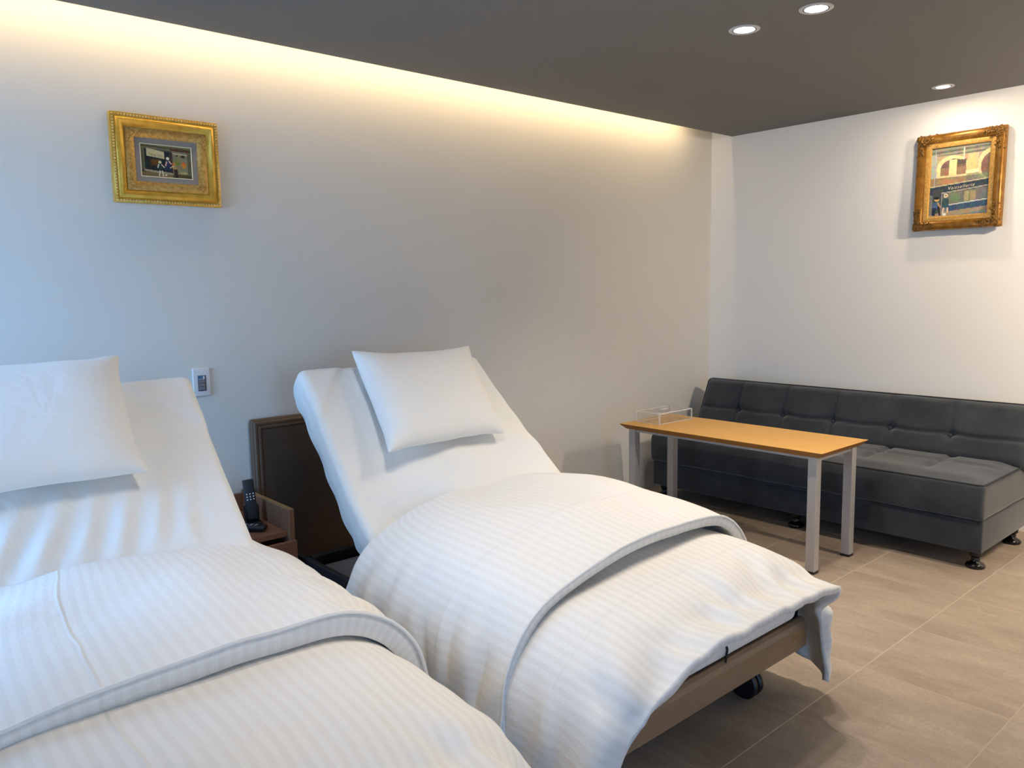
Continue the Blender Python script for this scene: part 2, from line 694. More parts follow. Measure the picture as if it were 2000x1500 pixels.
def downlight(x, y, label, power, color, r=.046, spread=1.9, aim=(0, 0), group=None):
    t = empty('downlight', (x, y, CEIL))
    tag(t, label, 'ceiling lamp', group)
    MB().lathe([(r + .016, 0), (r + .016, -.002), (r + .012, -.004), (r + .002, -.0035), (r, 0.0)], n=40).build('trim_ring', M['white_p'], t, True)
    MB().lathe([(r + .001, -.0008), (r + .001, -.003), (r - .004, -.003), (r - .004, -.0008)], n=40).build('baffle', M['dark_p'], t, True)
    MB().lathe([(0, -.0006), (r - .004, -.0006), (r - .004, -.0022), (0, -.003)], n=40).build('lens', M['lens'], t, True)
    area('bulb', (0, 0, -.012), r * 1.7, 0, power, color, t, (aim[0], aim[1], 0), 'DISK', spread)
    return t


downlight(2.938, 1.871, 'round recessed downlight, nearer the lit cove wall, of the close pair', P_DOWN, NEUT)
downlight(2.934, 1.563, 'round recessed downlight at the top edge, farther from the cove of the pair', P_DOWN, NEUT)
sp_ = downlight(4.608, 1.729, 'small recessed spotlight above the painting on the sofa wall', P_SPOT, WARM, .038, math.pi)
MB().tube([(.03, -.052, -.001), (.034, -.058, -.004), (.028, -.064, -.006)], .0022, 6).build('spring_clip', M['chrome'], sp_, True)
for (x, y) in ((1.22, 1.66), (1.22, 1.35), (3.75, -.10), (3.75, -.43)):  # open floor pair is added, tilted to brighten the sofa wall
    downlight(x, y, 'unseen recessed downlight over the %s, %s the bed wall' % ('gap between beds' if x < 2 else 'open floor, added to brighten the sofa wall', 'nearer' if y in (1.66, -.10) else 'farther from'), P_HID if x < 2 else P_FILL, NEUT if x < 2 else WARM, spread=2.15 if x < 2 else math.pi, aim=(0, 0) if x < 2 else (0, -.95))

led = empty('led_strip', (1.9, 3.190, 2.500))
tag(led, 'warm hidden light strip in the ceiling cove above the bed wall', 'light strip')
MB().box(-2.38, 2.68, -.016, .012, -.065, .016).build('channel', M['white_p'], led)
MB().box(-2.38, 2.68, .012, .016, -.006, .010).build('tape', M['led'], led)
area('glow', (.135, .030, 0), 5.05, .012, P_COVE, COVE, led, (math.radians(48), 0, 0), 'RECTANGLE')


# ------------------------------------------------------------------ paintings
class Paint:
    def __init__(s, w, h, base):
        s.w, s.h = w, h
        s.a = np.tile(np.array(base, float), (h, w, 1))
        yy, xx = np.mgrid[0:h, 0:w]
        s.x, s.y = (xx + .5) / w, (yy + .5) / h          # y down

    def put(s, mask, c, op=1.0):
        m_ = np.clip(mask, 0, 1)[..., None] * op
        s.a = s.a * (1 - m_) + np.array(c, float) * m_

    def rect(s, x0, y0, x1, y1, c, op=1.0, slope=0.0):
        y = s.y + slope * s.x
        s.put(((s.x > x0) & (s.x < x1) & (y > y0) & (y < y1)).astype(float), c, op)

    def ell(s, cx, cy, rx, ry, c, op=1.0, soft=.0):
        d = ((s.x - cx) / rx) ** 2 + ((s.y - cy) / ry) ** 2
        s.put((d < 1).astype(float) if soft == 0 else fade((1 - d) / soft), c, op)

    def poly(s, pts, c, op=1.0):
        ins = np.zeros_like(s.x, bool)
        n = len(pts)
        for i in range(n):
            (x1, y1), (x2, y2) = pts[i], pts[(i + 1) % n]
            if y1 == y2:
                continue
            cr = ((y1 > s.y) != (y2 > s.y)) & (s.x < (x2 - x1) * (s.y - y1) / (y2 - y1) + x1)
            ins ^= cr
        s.put(ins.astype(float), c, op)

    def line(s, x0, y0, x1, y1, wd, c, op=1.0):
        asp = s.h / s.w
        dx, dy = x1 - x0, (y1 - y0) * asp
        L = dx * dx + dy * dy + 1e-9
        t = np.clip(((s.x - x0) * dx + (s.y - y0) * asp * dy) / L, 0, 1)
        d = np.hypot(s.x - x0 - t * dx, (s.y - y0) * asp - t * dy)
        s.put(fade((wd - d) / (wd * .5) + .5), c, op)

    def grain(s, amt, sc, seed):
        for k in range(3):
            n_ = vnoise(s.x * sc * (1 + k * .3), s.y * sc, seed + k)
            s.a[..., k] += amt * (n_ + .6 * vnoise(s.x * sc * 3, s.y * sc * 3, seed + 9))
        s.a = np.clip(s.a, 4, 250)

    def obj(s, name, fw, fh, parent, depth=.002):
        """front grid facing -Y with its colours, in the frame's local X Z plane"""
        xs, zs = np.linspace(-fw / 2, fw / 2, s.w), np.linspace(fh / 2, -fh / 2, s.h)
        X, Z = np.meshgrid(xs, zs)
        V = np.stack([X.ravel(), np.zeros(X.size), Z.ravel()], 1)
        idx = np.arange(X.size).reshape(X.shape)
        F = np.stack([idx[:-1, :-1], idx[1:, :-1], idx[1:, 1:], idx[:-1, 1:]], -1).reshape(-1, 4)
        o = mesh_obj(name, V, F, M['paint'], parent)
        at = o.data.color_attributes.new('paint', 'FLOAT_COLOR', 'POINT')
        c = s.a.reshape(-1, 3) / 255
        c = np.where(c <= .04045, c / 12.92, ((c + .055) / 1.055) ** 2.4)
        at.data.foreach_set('color', np.concatenate([c, np.ones((len(c), 1))], 1).astype(np.float32).ravel())
        return o


def sweep_frame(name, fw, fh, prof, mat, parent, cut=1):
    """profile [(inset from outer edge, height off the wall)] swept round the rectangle; local X Z plane, height towards -Y"""
    V, F = [], []
    n = len(prof)
    cor = [(-1, -1), (1, -1), (1, 1), (-1, 1)]
    for sx, sz in cor:
        for (q, hgt) in prof:
            V.append((sx * (fw / 2 - q), -hgt, sz * (fh / 2 - q)))
    for c in range(4):
        for i in range(n - 1):
            a, b = c * n + i, c * n + i + 1
            d, e = ((c + 1) % 4) * n + i, ((c + 1) % 4) * n + i + 1
            F.append((a, d, e, b))
    o = mesh_obj(name, V, F, mat, parent, True)
    fix_normals(o)
    auto_smooth(o, 50)
    return o


def lumps(name, pts, mat, parent):
    mb = MB()
    for (x, y, z, r) in pts:
        mb.lathe([(r * math.sin(q), -r * .8 * math.cos(q)) for q in np.linspace(0.001, math.pi - .001, 5)], (x, y, z), 6, 'y')
    o = mb.build(name, mat, parent, False)
    return o


# --- painting on the bed wall
PW, PH = .415, .342
p1 = empty('framed_painting', (1.138, YN, 1.911))
tag(p1, 'small landscape painting in a wide gilt frame with grey mount on the bed wall', 'painting')
sweep_frame('frame', PW, PH, [(0, 0), (0, .028), (.003, .030), (.014, .030), (.016, .028), (.020, .033), (.030, .039), (.038, .036), (.046, .025), (.052, .022)], M['gold'], p1)
sweep_frame('ornate_band', PW, PH, [(.051, .020), (.051, .026), (.056, .028), (.074, .026), (.081, .021), (.086, .018), (.086, .012)], M['gold_o'], p1)
sweep_frame('mount', PW, PH, [(.085, .014), (.107, .013)], M['mat'], p1)
sweep_frame('slip', PW, PH, [(.1065, .010), (.1065, .0155), (.1095, .0155), (.1095, .009)], M['slip'], p1)
bd = []
NBX, NBZ = 36, 30
for k in range(NBX):
    x = -PW / 2 + .0085 + k * (PW - .017) / (NBX - 1)
    bd += [(x, -.0315, sz * (PH / 2 - .0085), .0047) for sz in (-1, 1)]
for k in range(1, NBZ - 1):
    z = -PH / 2 + .0085 + k * (PH - .017) / (NBZ - 1)
    bd += [(sx * (PW / 2 - .0085), -.0315, z, .0047) for sx in (-1, 1)]
tag(lumps('bead_trim', bd, M['slip_g'], p1), kind='stuff')
for sx in (-1, 1):
    for sz in (-1, 1):
        pts = []
        for k in range(34):
            a, b = random.random(), random.random()
            if random.random() < .5:
                u, v = .056 + a * .05, .055 + b * .022
            else:
                u, v = .055 + b * .022, .056 + a * .05
            pts.append((sx * (PW / 2 - u), -.0265, sz * (PH / 2 - v), .0032 + .0022 * random.random()))
        lumps('corner_ornament', pts, M['gold_o'], p1)
A = Paint(132, 88, (44, 46, 40))
A.rect(0, 0, 1, .2, (120, 116, 84))
A.rect(0, .02, 1, .08, (86, 74, 40), .8, -.05)
A.rect(0, .12, .6, .17, (60, 66, 52), .7, -.06)
A.poly([(.08, .14), (.62, .20), (.62, .86), (.06, .82)], (24, 32, 38))
A.rect(0, .14, .08, .8, (92, 92, 66))
A.poly([(.12, .12), (.46, .2), (.46, .42), (.12, .36)], (196, 184, 140))
for k in range(9):
    A.rect(.16 + k * .031, .235, .178 + k * .031, .30, (150, 132, 84), .8, -.2)
A.rect(.18, .44, .40, .66, (74, 48, 22))
A.rect(.22, .47, .37, .6, (110, 66, 24), .7)
A.poly([(.60, .16), (1, .22), (1, .95), (.62, .88)], (126, 122, 92))
A.rect(.58, .06, 1, .13, (92, 52, 34), .9, -.04)
A.rect(.6, .17, .95, .21, (188, 176, 140), .8, -.06)
A.rect(.56, .2, .62, .86, (60, 44, 38))
A.ell(.71, .5, .07, .12, (116, 124, 40), .9, .8)
A.ell(.84, .58, .06, .12, (206, 124, 36), .95, .8)
A.ell(.85, .52, .03, .06, (222, 92, 30), .8, .8)
A.rect(.79, .26, .86, .34, (50, 40, 34))
A.ell(.71, .29, .02, .025, (40, 34, 30))
A.rect(.92, .2, 1, .95, (76, 72, 52), .7)
A.ell(.83, .82, .10, .06, (176, 168, 110), .8, .8)
A.rect(0, .85, 1, 1, (118, 100, 62))
A.poly([(.06, .77), (.62, .84), (.62, .9), (.06, .83)], (150, 144, 118))
A.rect(.62, .88, 1, 1, (70, 58, 40), .8)
A.ell(.525, .40, .03, .05, (232, 226, 204))                 # standing figure
A.poly([(.50, .44), (.57, .44), (.60, .76), (.46, .76)], (30, 44, 74))
A.line(.55, .48, .585, .55, .012, (214, 186, 160))
A.line(.50, .5, .48, .62, .012, (214, 186, 160))
A.ell(.37, .53, .03, .045, (208, 196, 150))                 # child left
A.poly([(.345, .57), (.40, .57), (.43, .80), (.34, .80)], (30, 54, 56))
A.line(.345, .6, .325, .7, .010, (228, 216, 190))
A.line(.40, .6, .45, .68, .010, (228, 216, 190))
A.line(.365, .8, .345, .94, .011, (226, 204, 176))
A.line(.41, .8, .42, .95, .011, (226, 204, 176))
A.ell(.64, .56, .035, .05, (168, 118, 64))                  # child right
A.poly([(.61, .6), (.69, .6), (.71, .74), (.62, .74)], (166, 130, 84))
A.line(.63, .62, .57, .68, .010, (222, 196, 150))
A.poly([(.63, .72), (.71, .72), (.72, .98), (.66, .98)], (46, 32, 26))
A.ell(.475, .92, .02, .025, (220, 214, 196))
A.grain(13, 26, 3)
pc = A.obj('canvas', PW - .217, PH - .217, p1)
pc.location = (0, -.011, 0)
MB().box(-PW / 2 + .01, PW / 2 - .01, -.008, 0, -PH / 2 + .01, PH / 2 - .01).build('backing', M['walnut'], p1)

# --- painting on the sofa wall
QW, QH = .457, .536
p2 = empty('framed_painting', (XE - .012, 1.729, 1.940))
p2.rotation_euler = (math.radians(-2.0), 0, -math.pi / 2)
tag(p2, 'upright street painting in a dark gilt frame with carved corners on the sofa wall', 'painting')
sweep_frame('frame', QW, QH, [(0, .004), (0, .030), (.004, .038), (.014, .046), (.026, .047), (.036, .042), (.044, .030), (.050, .028), (.052, .022)], M['gold_d'], p2)
sweep_frame('liner', QW, QH, [(.050, .022), (.050, .026), (.054, .027), (.074, .023), (.077, .018), (.077, .012)], M['gold_l'], p2)
for sx in (-1, 1):
    for sz in (-1, 1):
        pts = []
        for k in range(90):
            a, b = random.random() ** 1.3, random.random()
            if random.random() < .5:
                u, v = a * .115, b * .046
            else:
                u, v = b * .046, a * .125
            e = min(u, v)
            hh = .033 + .020 * math.sin(min(1, e / .05) * math.pi * .55)
            pts.append((sx * (QW / 2 - u - .001), -hh, sz * (QH / 2 - v - .001), .004 + .004 * random.random()))
        lumps('corner_ornament', pts, M['gold_c'], p2)
B = Paint(116, 146, (120, 118, 104))
B.rect(0, 0, 1, .14, (98, 104, 92))
B.rect(0, .02, 1, .06, (150, 146, 122), .8, .03)
B.rect(0, .09, 1, .12, (168, 160, 130), .7, .03)
B.rect(0, .12, 1, .44, (176, 158, 118))
B.rect(0, .1, .1, .5, (168, 176, 160))
B.ell(.37, .30, .27, .17, (226, 208, 148))
B.rect(.10, .27, .18, .46, (224, 208, 150))
B.ell(.39, .32, .22, .14, (120, 96, 82))
B.rect(.17, .30, .61, .42, (152, 118, 88))
B.rect(.32, .19, .45, .41, (236, 214, 150))
B.rect(.45, .20, .60, .27, (96, 82, 74))
B.ell(1.03, .30, .24, .22, (222, 204, 146))
B.ell(1.04, .33, .19, .19, (128, 98, 80))
B.rect(.62, .13, .80, .40, (206, 188, 128))
B.line(.56, .04, .56, .2, .012, (196, 192, 176))
B.rect(.60, .38, .82, .43, (232, 220, 170), 1, .03)
B.rect(.1, .41, .62, .445, (226, 208, 152), .9)
B.rect(0, .44, .62, .56, (150, 128, 92))
B.ell(.3, .50, .2, .05, (184, 134, 90), .8, .8)
B.ell(.9, .46, .16, .05, (130, 140, 112), .8, .8)
B.line(.08, 0, .08, .9, .008, (176, 170, 170), .8)
B.rect(0, .565, 1, .68, (54, 64, 72), 1, .06)
B.line(0, .565, 1, .50, .008, (206, 190, 150))
B.rect(.06, .60, .24, .95, (70, 72, 70))
B.rect(.24, .68, 1, .86, (112, 114, 98), 1, .05)
B.ell(.45, .74, .12, .07, (112, 142, 94), .8, .8)
B.rect(.60, .66, .68, .80, (168, 158, 112), .9)
B.rect(.70, .66, .79, .80, (160, 146, 108), .9)
B.rect(.80, .62, 1, .82, (108, 110, 110), .8)
B.line(.22, .66, .22, 1, .008, (164, 158, 150))
B.line(.22, .66, .99, .60, .008, (186, 176, 156))
B.rect(.30, .855, 1, .99, (58, 80, 104), 1, .075)
B.line(.30, .84, 1, .79, .009, (206, 204, 192))
B.poly([(.3, .93), (1, .885), (1, 1), (0, 1), (0, .97)], (156, 138, 112))
B.poly([(.55, .985), (1, .93), (1, 1), (.5, 1)], (112, 122, 124), .8)
B.ell(.14, .745, .045, .032, (206, 160, 96))                # figure left
B.ell(.135, .728, .05, .02, (40, 28, 20))
B.poly([(.07, .79), (.18, .78), (.17, .88), (.06, .88)], (74, 102, 128))
B.poly([(.06, .86), (.13, .86), (.12, .98), (.06, .98)], (36, 48, 66))
B.line(.16, .8, .2, .86, .014, (190, 140, 90))
B.line(.17, .86, .2, .97, .016, (34, 30, 32))
B.ell(.29, .70, .035, .03, (226, 214, 180))                 # figure right
B.ell(.29, .70, .018, .014, (150, 120, 90))
B.poly([(.25, .74), (.34, .74), (.35, .88), (.23, .88)], (52, 80, 82))
B.line(.26, .88, .25, .94, .014, (226, 194, 164))
B.line(.33, .88, .33, .94, .014, (226, 194, 164))
B.rect(.25, .95, .31, .985, (232, 226, 214))
B.grain(12, 22, 21)
pb = B.obj('canvas', QW - .152, QH - .152, p2)
pb.location = (0, -.014, 0)
MB().box(-QW / 2 + .01, QW / 2 - .01, -.010, 0, -QH / 2 + .01, QH / 2 - .01).build('backing', M['walnut'], p2)
tc = bpy.data.curves.new('lettering', 'FONT')
tc.body = 'Vaissellerie'
tc.size = .026
tc.shear = .35
tc.space_character = 1.15
tc.extrude = .0002
tc.offset = -.0002
to = bpy.data.objects.new('tmp', tc)
COL.objects.link(to)
dg = bpy.context.evaluated_depsgraph_get()
tm = bpy.data.meshes.new_from_object(to.evaluated_get(dg))
bpy.data.objects.remove(to)
tm.materials.clear()
tm.materials.append(M['slip'])
lt = bpy.data.objects.new('lettering', tm)
COL.objects.link(lt)
lt.parent = pb
lt.rotation_euler = (math.radians(90), math.radians(-4), 0)
lt.location = (-.058, -.0012, -.047)
lt['label'] = 'cream painted shop lettering'

# ------------------------------------------------------------------ wall switch
sw = empty('wall_switch', (1.223, YN, 1.009))
tag(sw, 'white wall switch plate with small labelled buttons between the two beds', 'switch')
MB().box(-.036, .036, -.010, 0, -.060, .060, .004, 3).build('plate', M['white_p'], sw, True)
MB().box(-.0165, .0185, -.0115, -.0095, -.0385, .0285, .001, 1).build('bezel', M['dark_p'], sw)
for k in range(4):
    z = .019 - k * .0152
    MB().box(-.0135, .0120, -.0150, -.0112, z - .0068, z + .0068, .001, 1).build('rocker', M['grey_p'] if k else M['white_p'], sw)
MB().box(-.0162, .004, -.0158, -.0150, .0145, .0265).build('sticker', M['blue_p'], sw)


# ------------------------------------------------------------------ beds
BX = {'b': 1.90, 'a': .515}
PROF = {'b': [(1.258, .43), (1.9, .432), (2.05, .445), (2.2, .492), (2.36, .585), (2.55, .725), (2.72, .875), (2.86, 1.008), (2.93, 1.070)],
        'a': [(1.258, .43), (1.9, .436), (2.05, .462), (2.2, .525), (2.34, .620), (2.50, .765), (2.63, .900), (2.74, 1.025), (2.80, 1.095)]}


def path(prof, n=120):
    P = np.array(prof)
    d = np.r_[0, np.cumsum(np.hypot(*np.diff(P, axis=0).T))]
    s = np.linspace(0, d[-1], n)
    y, z = np.interp(s, d, P[:, 0]), np.interp(s, d, P[:, 1])
    for _ in range(6):
        y[1:-1] = (y[:-2] + 2 * y[1:-1] + y[2:]) / 4
        z[1:-1] = (z[:-2] + 2 * z[1:-1] + z[2:]) / 4
    return s, y, z


def bend(V, prof, xc, th, disp=None, twist=None):
    """V local (x, s centred, n in -th/2..th/2) laid along the profile: n=+th/2 is the top surface"""
    s, y, z = path(prof)
    L = s[-1]
    S = V[:, 1] + L / 2
    ty, tz = np.gradient(y, s), np.gradient(z, s)
    Y, Z = np.interp(S, s, y), np.interp(S, s, z)
    Y += np.where(S < 0, S, 0) + np.where(S > L, (S - L) * ty[-1], 0)
    Z += np.where(S > L, (S - L) * tz[-1], 0)
    TY, TZ = np.interp(S, s, ty), np.interp(S, s, tz)
    k = np.hypot(TY, TZ)
    ny, nz = -TZ / k, TY / k
    nn = V[:, 2] - th / 2
    if disp is not None:
        nn = nn + disp(V[:, 0], Y, S, V[:, 2])
    X = V[:, 0] + xc
    Y2, Z2 = Y + ny * nn, Z + nz * nn
    if twist is not None:
        Z2 = Z2 + twist(V[:, 0], Y)
    return np.stack([X, Y2, Z2], 1)


def mat_twist(which):
    if which == 'b':
        return lambda x, y: -.125 * np.exp(-((y - 2.44) / .24) ** 2) * fade((.05 - x) / .5) + .02 * np.exp(-((y - 2.5) / .2) ** 2) * fade((x - .1) / .35)
    return lambda x, y: np.clip(x / .455, -1.1, 1.1) * .015 * np.exp(-((y - 2.5) / .25) ** 2)


TH = .145


def sheet_disp(which):
    def f(x, y, s, n):
        top = fade((n + .02) / .06)
        d = .004 + .003 * vnoise(x * 5 + 3, s * 5, 5) + .002 * vnoise(x * 13, s * 13 + 9, 6)
        if which == 'a':
            # gathered folds fanning below the pillow
            q = x + .18 + (2.62 - y) * (.42 - .5 * (x - .1))
            wv = np.sin(q * 2 * math.pi / .085 + 1.3 * vnoise(x * 4, y * 4, 8))
            env = fade((x + .43) / .12) * fade((2.60 - y) / .18) * fade((.40 - x) / .12) * fade((y - 2.33) / .08)
            d = d + .0105 * env * (wv + 1) * (.8 + .4 * vnoise(x * 6 + 7, y * 3, 12))
            dl = ((x - .455) * .51 + (y - 2.66) * .86)
            dl = dl + .25 * (x - .3) ** 2
            d = d +   .009 * fade(dl / .007 + .5) * fade((x - .1) / .2)
        else:
            q = x * .8 + y
            d = d + .0035 * np.sin(q * 30 + 2 * vnoise(x * 3, y * 4, 3)) * fade((y - 2.2) / .2) * fade((2.7 - y) / .15) * (vnoise(x * 4, y * 5, 4) > -.1)
            dl = (-(x + .45) * .62 + (y - 2.76) * .68)
            d = d +   .009 * fade(dl / .007 + .5) * fade((-.1 - x) / .15)
        return d * top
    return f


def make_mattress(which, parent):
    s, y, z = path(PROF[which])
    V, F = rbox(.449, s[-1] / 2 - .008, TH / 2 - .004, .030, 3, 6, 40, 1)
    V = bend(V, PROF[which], BX[which], TH + .006, None, mat_twist(which))
    return mesh_obj('mattress', V, F, M['mattress'], parent, True)


def make_sheet(which, label):
    s, y, z = path(PROF[which])
    V, F = rbox(.462, s[-1] / 2 + .004, TH / 2 + .004, .034, 4, 64, 120, 3)
    lo = V[:, 2] < -TH / 2 + .008
    keep = ~lo[F].all(1)
    F = F[keep]
    # elastic gathers along the skirt
    sk = fade((-V[:, 2] - .0) / .05)
    sgn = np.sign(V[:, 0])
    V[:, 0] += sk * sgn * (.004 * np.sin(V[:, 1] * 46 + 2 * vnoise(V[:, 1] * 5, V[:, 1] * 0, 2)))
    V[:, 0] -= sk * sgn * .012
    W = bend(V, PROF[which], BX[which], TH + .004, sheet_disp(which), mat_twist(which))
    o = mesh_obj('fitted_sheet', W, F, M['sheet'], None, True)
    o.modifiers.new('subdivision', 'SUBSURF').render_levels = 1
    o.modifiers['subdivision'].levels = 0
    tag(o, label, 'sheet')
    return o


def make_bed(xc, label):
    """frame, boards, castors; its origin on the floor under the bed centre line"""
    t = empty('adjustable_bed', (xc, 2.3, 0))
    tag(t, label, 'bed')
    g = lambda y: y - 2.3
    hb = MB()
    hw = .488
    hb.box(-hw, hw, g(3.335), g(3.365), .10, .826, .012, 3)
    hbo = hb.build('headboard', M['hboard'], t, True)
    # raised stepped moulding round the panel
    V, F = [], []
    prof = [(.010, .000), (.016, .006), (.024, .006), (.030, .002), (.034, .006), (.042, .006), (.048, .000)]
    n = len(prof)
    for sx, sz in ((-1, -1), (1, -1), (1, 1), (-1, 1)):
        for q, e in prof:
            V.append((sx * (hw - q), g(3.335) - e, .463 + sz * (.363 - q)))
    for c in range(4):
        for i in range(n - 1):
            F.append((c * n + i, ((c + 1) % 4) * n + i, ((c + 1) % 4) * n + i + 1, c * n + i + 1))
    fix_normals(mesh_obj('moulding', V, F, M['hboard'], hbo))
    MB().box(-hw + .048, hw - .048, g(3.332), g(3.336), .15, .778).build('inset_panel', M['hpanel'], hbo)
    V = [(sx * hw, yy, zz) for sx in (-1, 1) for yy, zz in ((g(1.245), .185), (g(1.245), .258), (g(1.252), .272), (g(1.262), .280), (g(1.272), .280), (g(1.276), .274), (g(1.276), .185))]
    F = [tuple(range(7))[::-1], tuple(range(7, 14))] + [(i, (i + 1) % 7, 7 + (i + 1) % 7, 7 + i) for i in range(7)]
    fb = fix_normals(mesh_obj('footboard', V, F, M['fboard'], t))
    pb_ = MB()
    for (x0, x1, z0, z1) in ((.402, .470, .2445, .2465), (.402, .470, .2215, .2235), (.402, .404, .2215, .2465), (.468, .470, .2215, .2465)):
        pb_.box(x0, x1, g(1.2435), g(1.2455), z0, z1)
    for k in range(9):
        pb_.box(.410 + k * .006, .4135 + k * .006, g(1.2438), g(1.2455), .2315, .2365)
    pb_.build('name_plate', M['brass'], fb)
    for sx in (-1, 1):
        MB().box(sx * .476 - .012, sx * .476 + .012, g(1.276), g(3.335), .262, .312, .004, 1).build('side_rail', M['steel_b'], t)
        MB().box(sx * .40 - .018, sx * .40 + .018, g(1.36), g(3.25), .10, .14, .004, 1).build('lower_rail', M['steel_b'], t)
        for yy in (1.385, 3.18):
            c = MB()
            cx = sx * .355
            c.lathe([(0.0, -.011), (.030, -.011), (.047, -.010), (.051, -.006), (.051, .006), (.047, .010), (.030, .011), (0, .011)], (cx - .016, g(yy), .051), 28, 'x')
            c.lathe([(0.0, -.011), (.030, -.011), (.047, -.010), (.051, -.006), (.051, .006), (.047, .010), (.030, .011), (0, .011)], (cx + .016, g(yy), .051), 28, 'x')
            c.box(cx - .020, cx + .020, g(yy) - .02, g(yy) + .036, .060, .104, .008, 2)
            c.tube([(cx, g(yy), .09), (cx, g(yy), .19)], .014, 10)
            cs = c.build('caster', M['black'], t, True)
            MB().lathe([(.0, -.002), (.007, -.002), (.007, .002), (0, .002)], (cx + sx * .0285, g(yy), .051), 12, 'x').build('axle_cap', M['chrome'], cs)
    for yy, zt in ((1.36, .279), (2.9, .308)):
        MB().box(-.452, .452, g(yy) - .018, g(yy) + .018, .240, zt, .004, 1).build('cross_bar', M['steel_b'], t)
    MB().box(-.452, .452, g(1.284), g(2.18), .262, .276, .003, 1).build('base_board', M['steel_b'], t)
    V, rr = [], .03
    x0, x1, y0, y1 = -.440, .440, g(2.20), g(2.870)
    ring = []
    for cx_, cy_, a0 in ((x1 - rr, y1 - rr, 0), (x0 + rr, y1 - rr, 90), (x0 + rr, y0 + rr, 180), (x1 - rr, y0 + rr, 270)):
        ring += [(cx_ + rr * math.cos(math.radians(a0 + q)), cy_ + rr * math.sin(math.radians(a0 + q))) for q in (0, 22, 45, 68, 90)]
    nr = len(ring)
    V = [(x, y, .250) for x, y in ring] + [(x, y, .268) for x, y in ring]
    F = [tuple(range(nr))[::-1], tuple(range(nr, 2 * nr))] + [(i, (i + 1) % nr, nr + (i + 1) % nr, nr + i) for i in range(nr)]
    mesh_obj('motor_cover', V, F, M['base_p'], t)
    MB().box(-.425, .425, g(2.545), g(2.549), .2675, .2692).build('cover_seam', M['cord'], t)
    MB().tube([(-.20, g(2.868), .285), (-.215, g(2.83), .2735), (-.235, g(2.74), .2715), (-.22, g(2.64), .2715), (-.15, g(2.52), .2715)], .0035, 6).build('power_cord', M['cord'], t, True)
    # lifting arms under the raised back
    for sx in (-1, 1):
        MB().tube([(sx * .22, g(2.25), .27), (sx * .22, g(2.62), .56)], .016, 8).build('lift_arm', M['steel_b'], t, True)
    MB().tube([(.03, g(1.255), .276), (.03, g(1.2490), .318), (.03, g(1.252), .326)], .0035, 6).build('mattress_stop', M['steel_b'], t, True)
    return t


bed_b = make_bed(BX['b'], 'far hospital style bed with brown headboard and raised back, near the table')
bed_a = copy_tree(bed_b)
bed_a.location.x = BX['a']
tag(bed_a, 'near hospital style bed at the left edge with its back raised', 'bed')
for k, b in (('b', bed_b), ('a', bed_a)):
    mo = make_mattress(k, None)
    mo.parent = b
    mo.matrix_parent_inverse = Matrix.Translation(-Vector(b.location))
make_sheet('b', 'cream white fitted sheet on the raised far bed, blue lit left side')
make_sheet('a', 'white fitted sheet with slanting gathers on the near left bed')


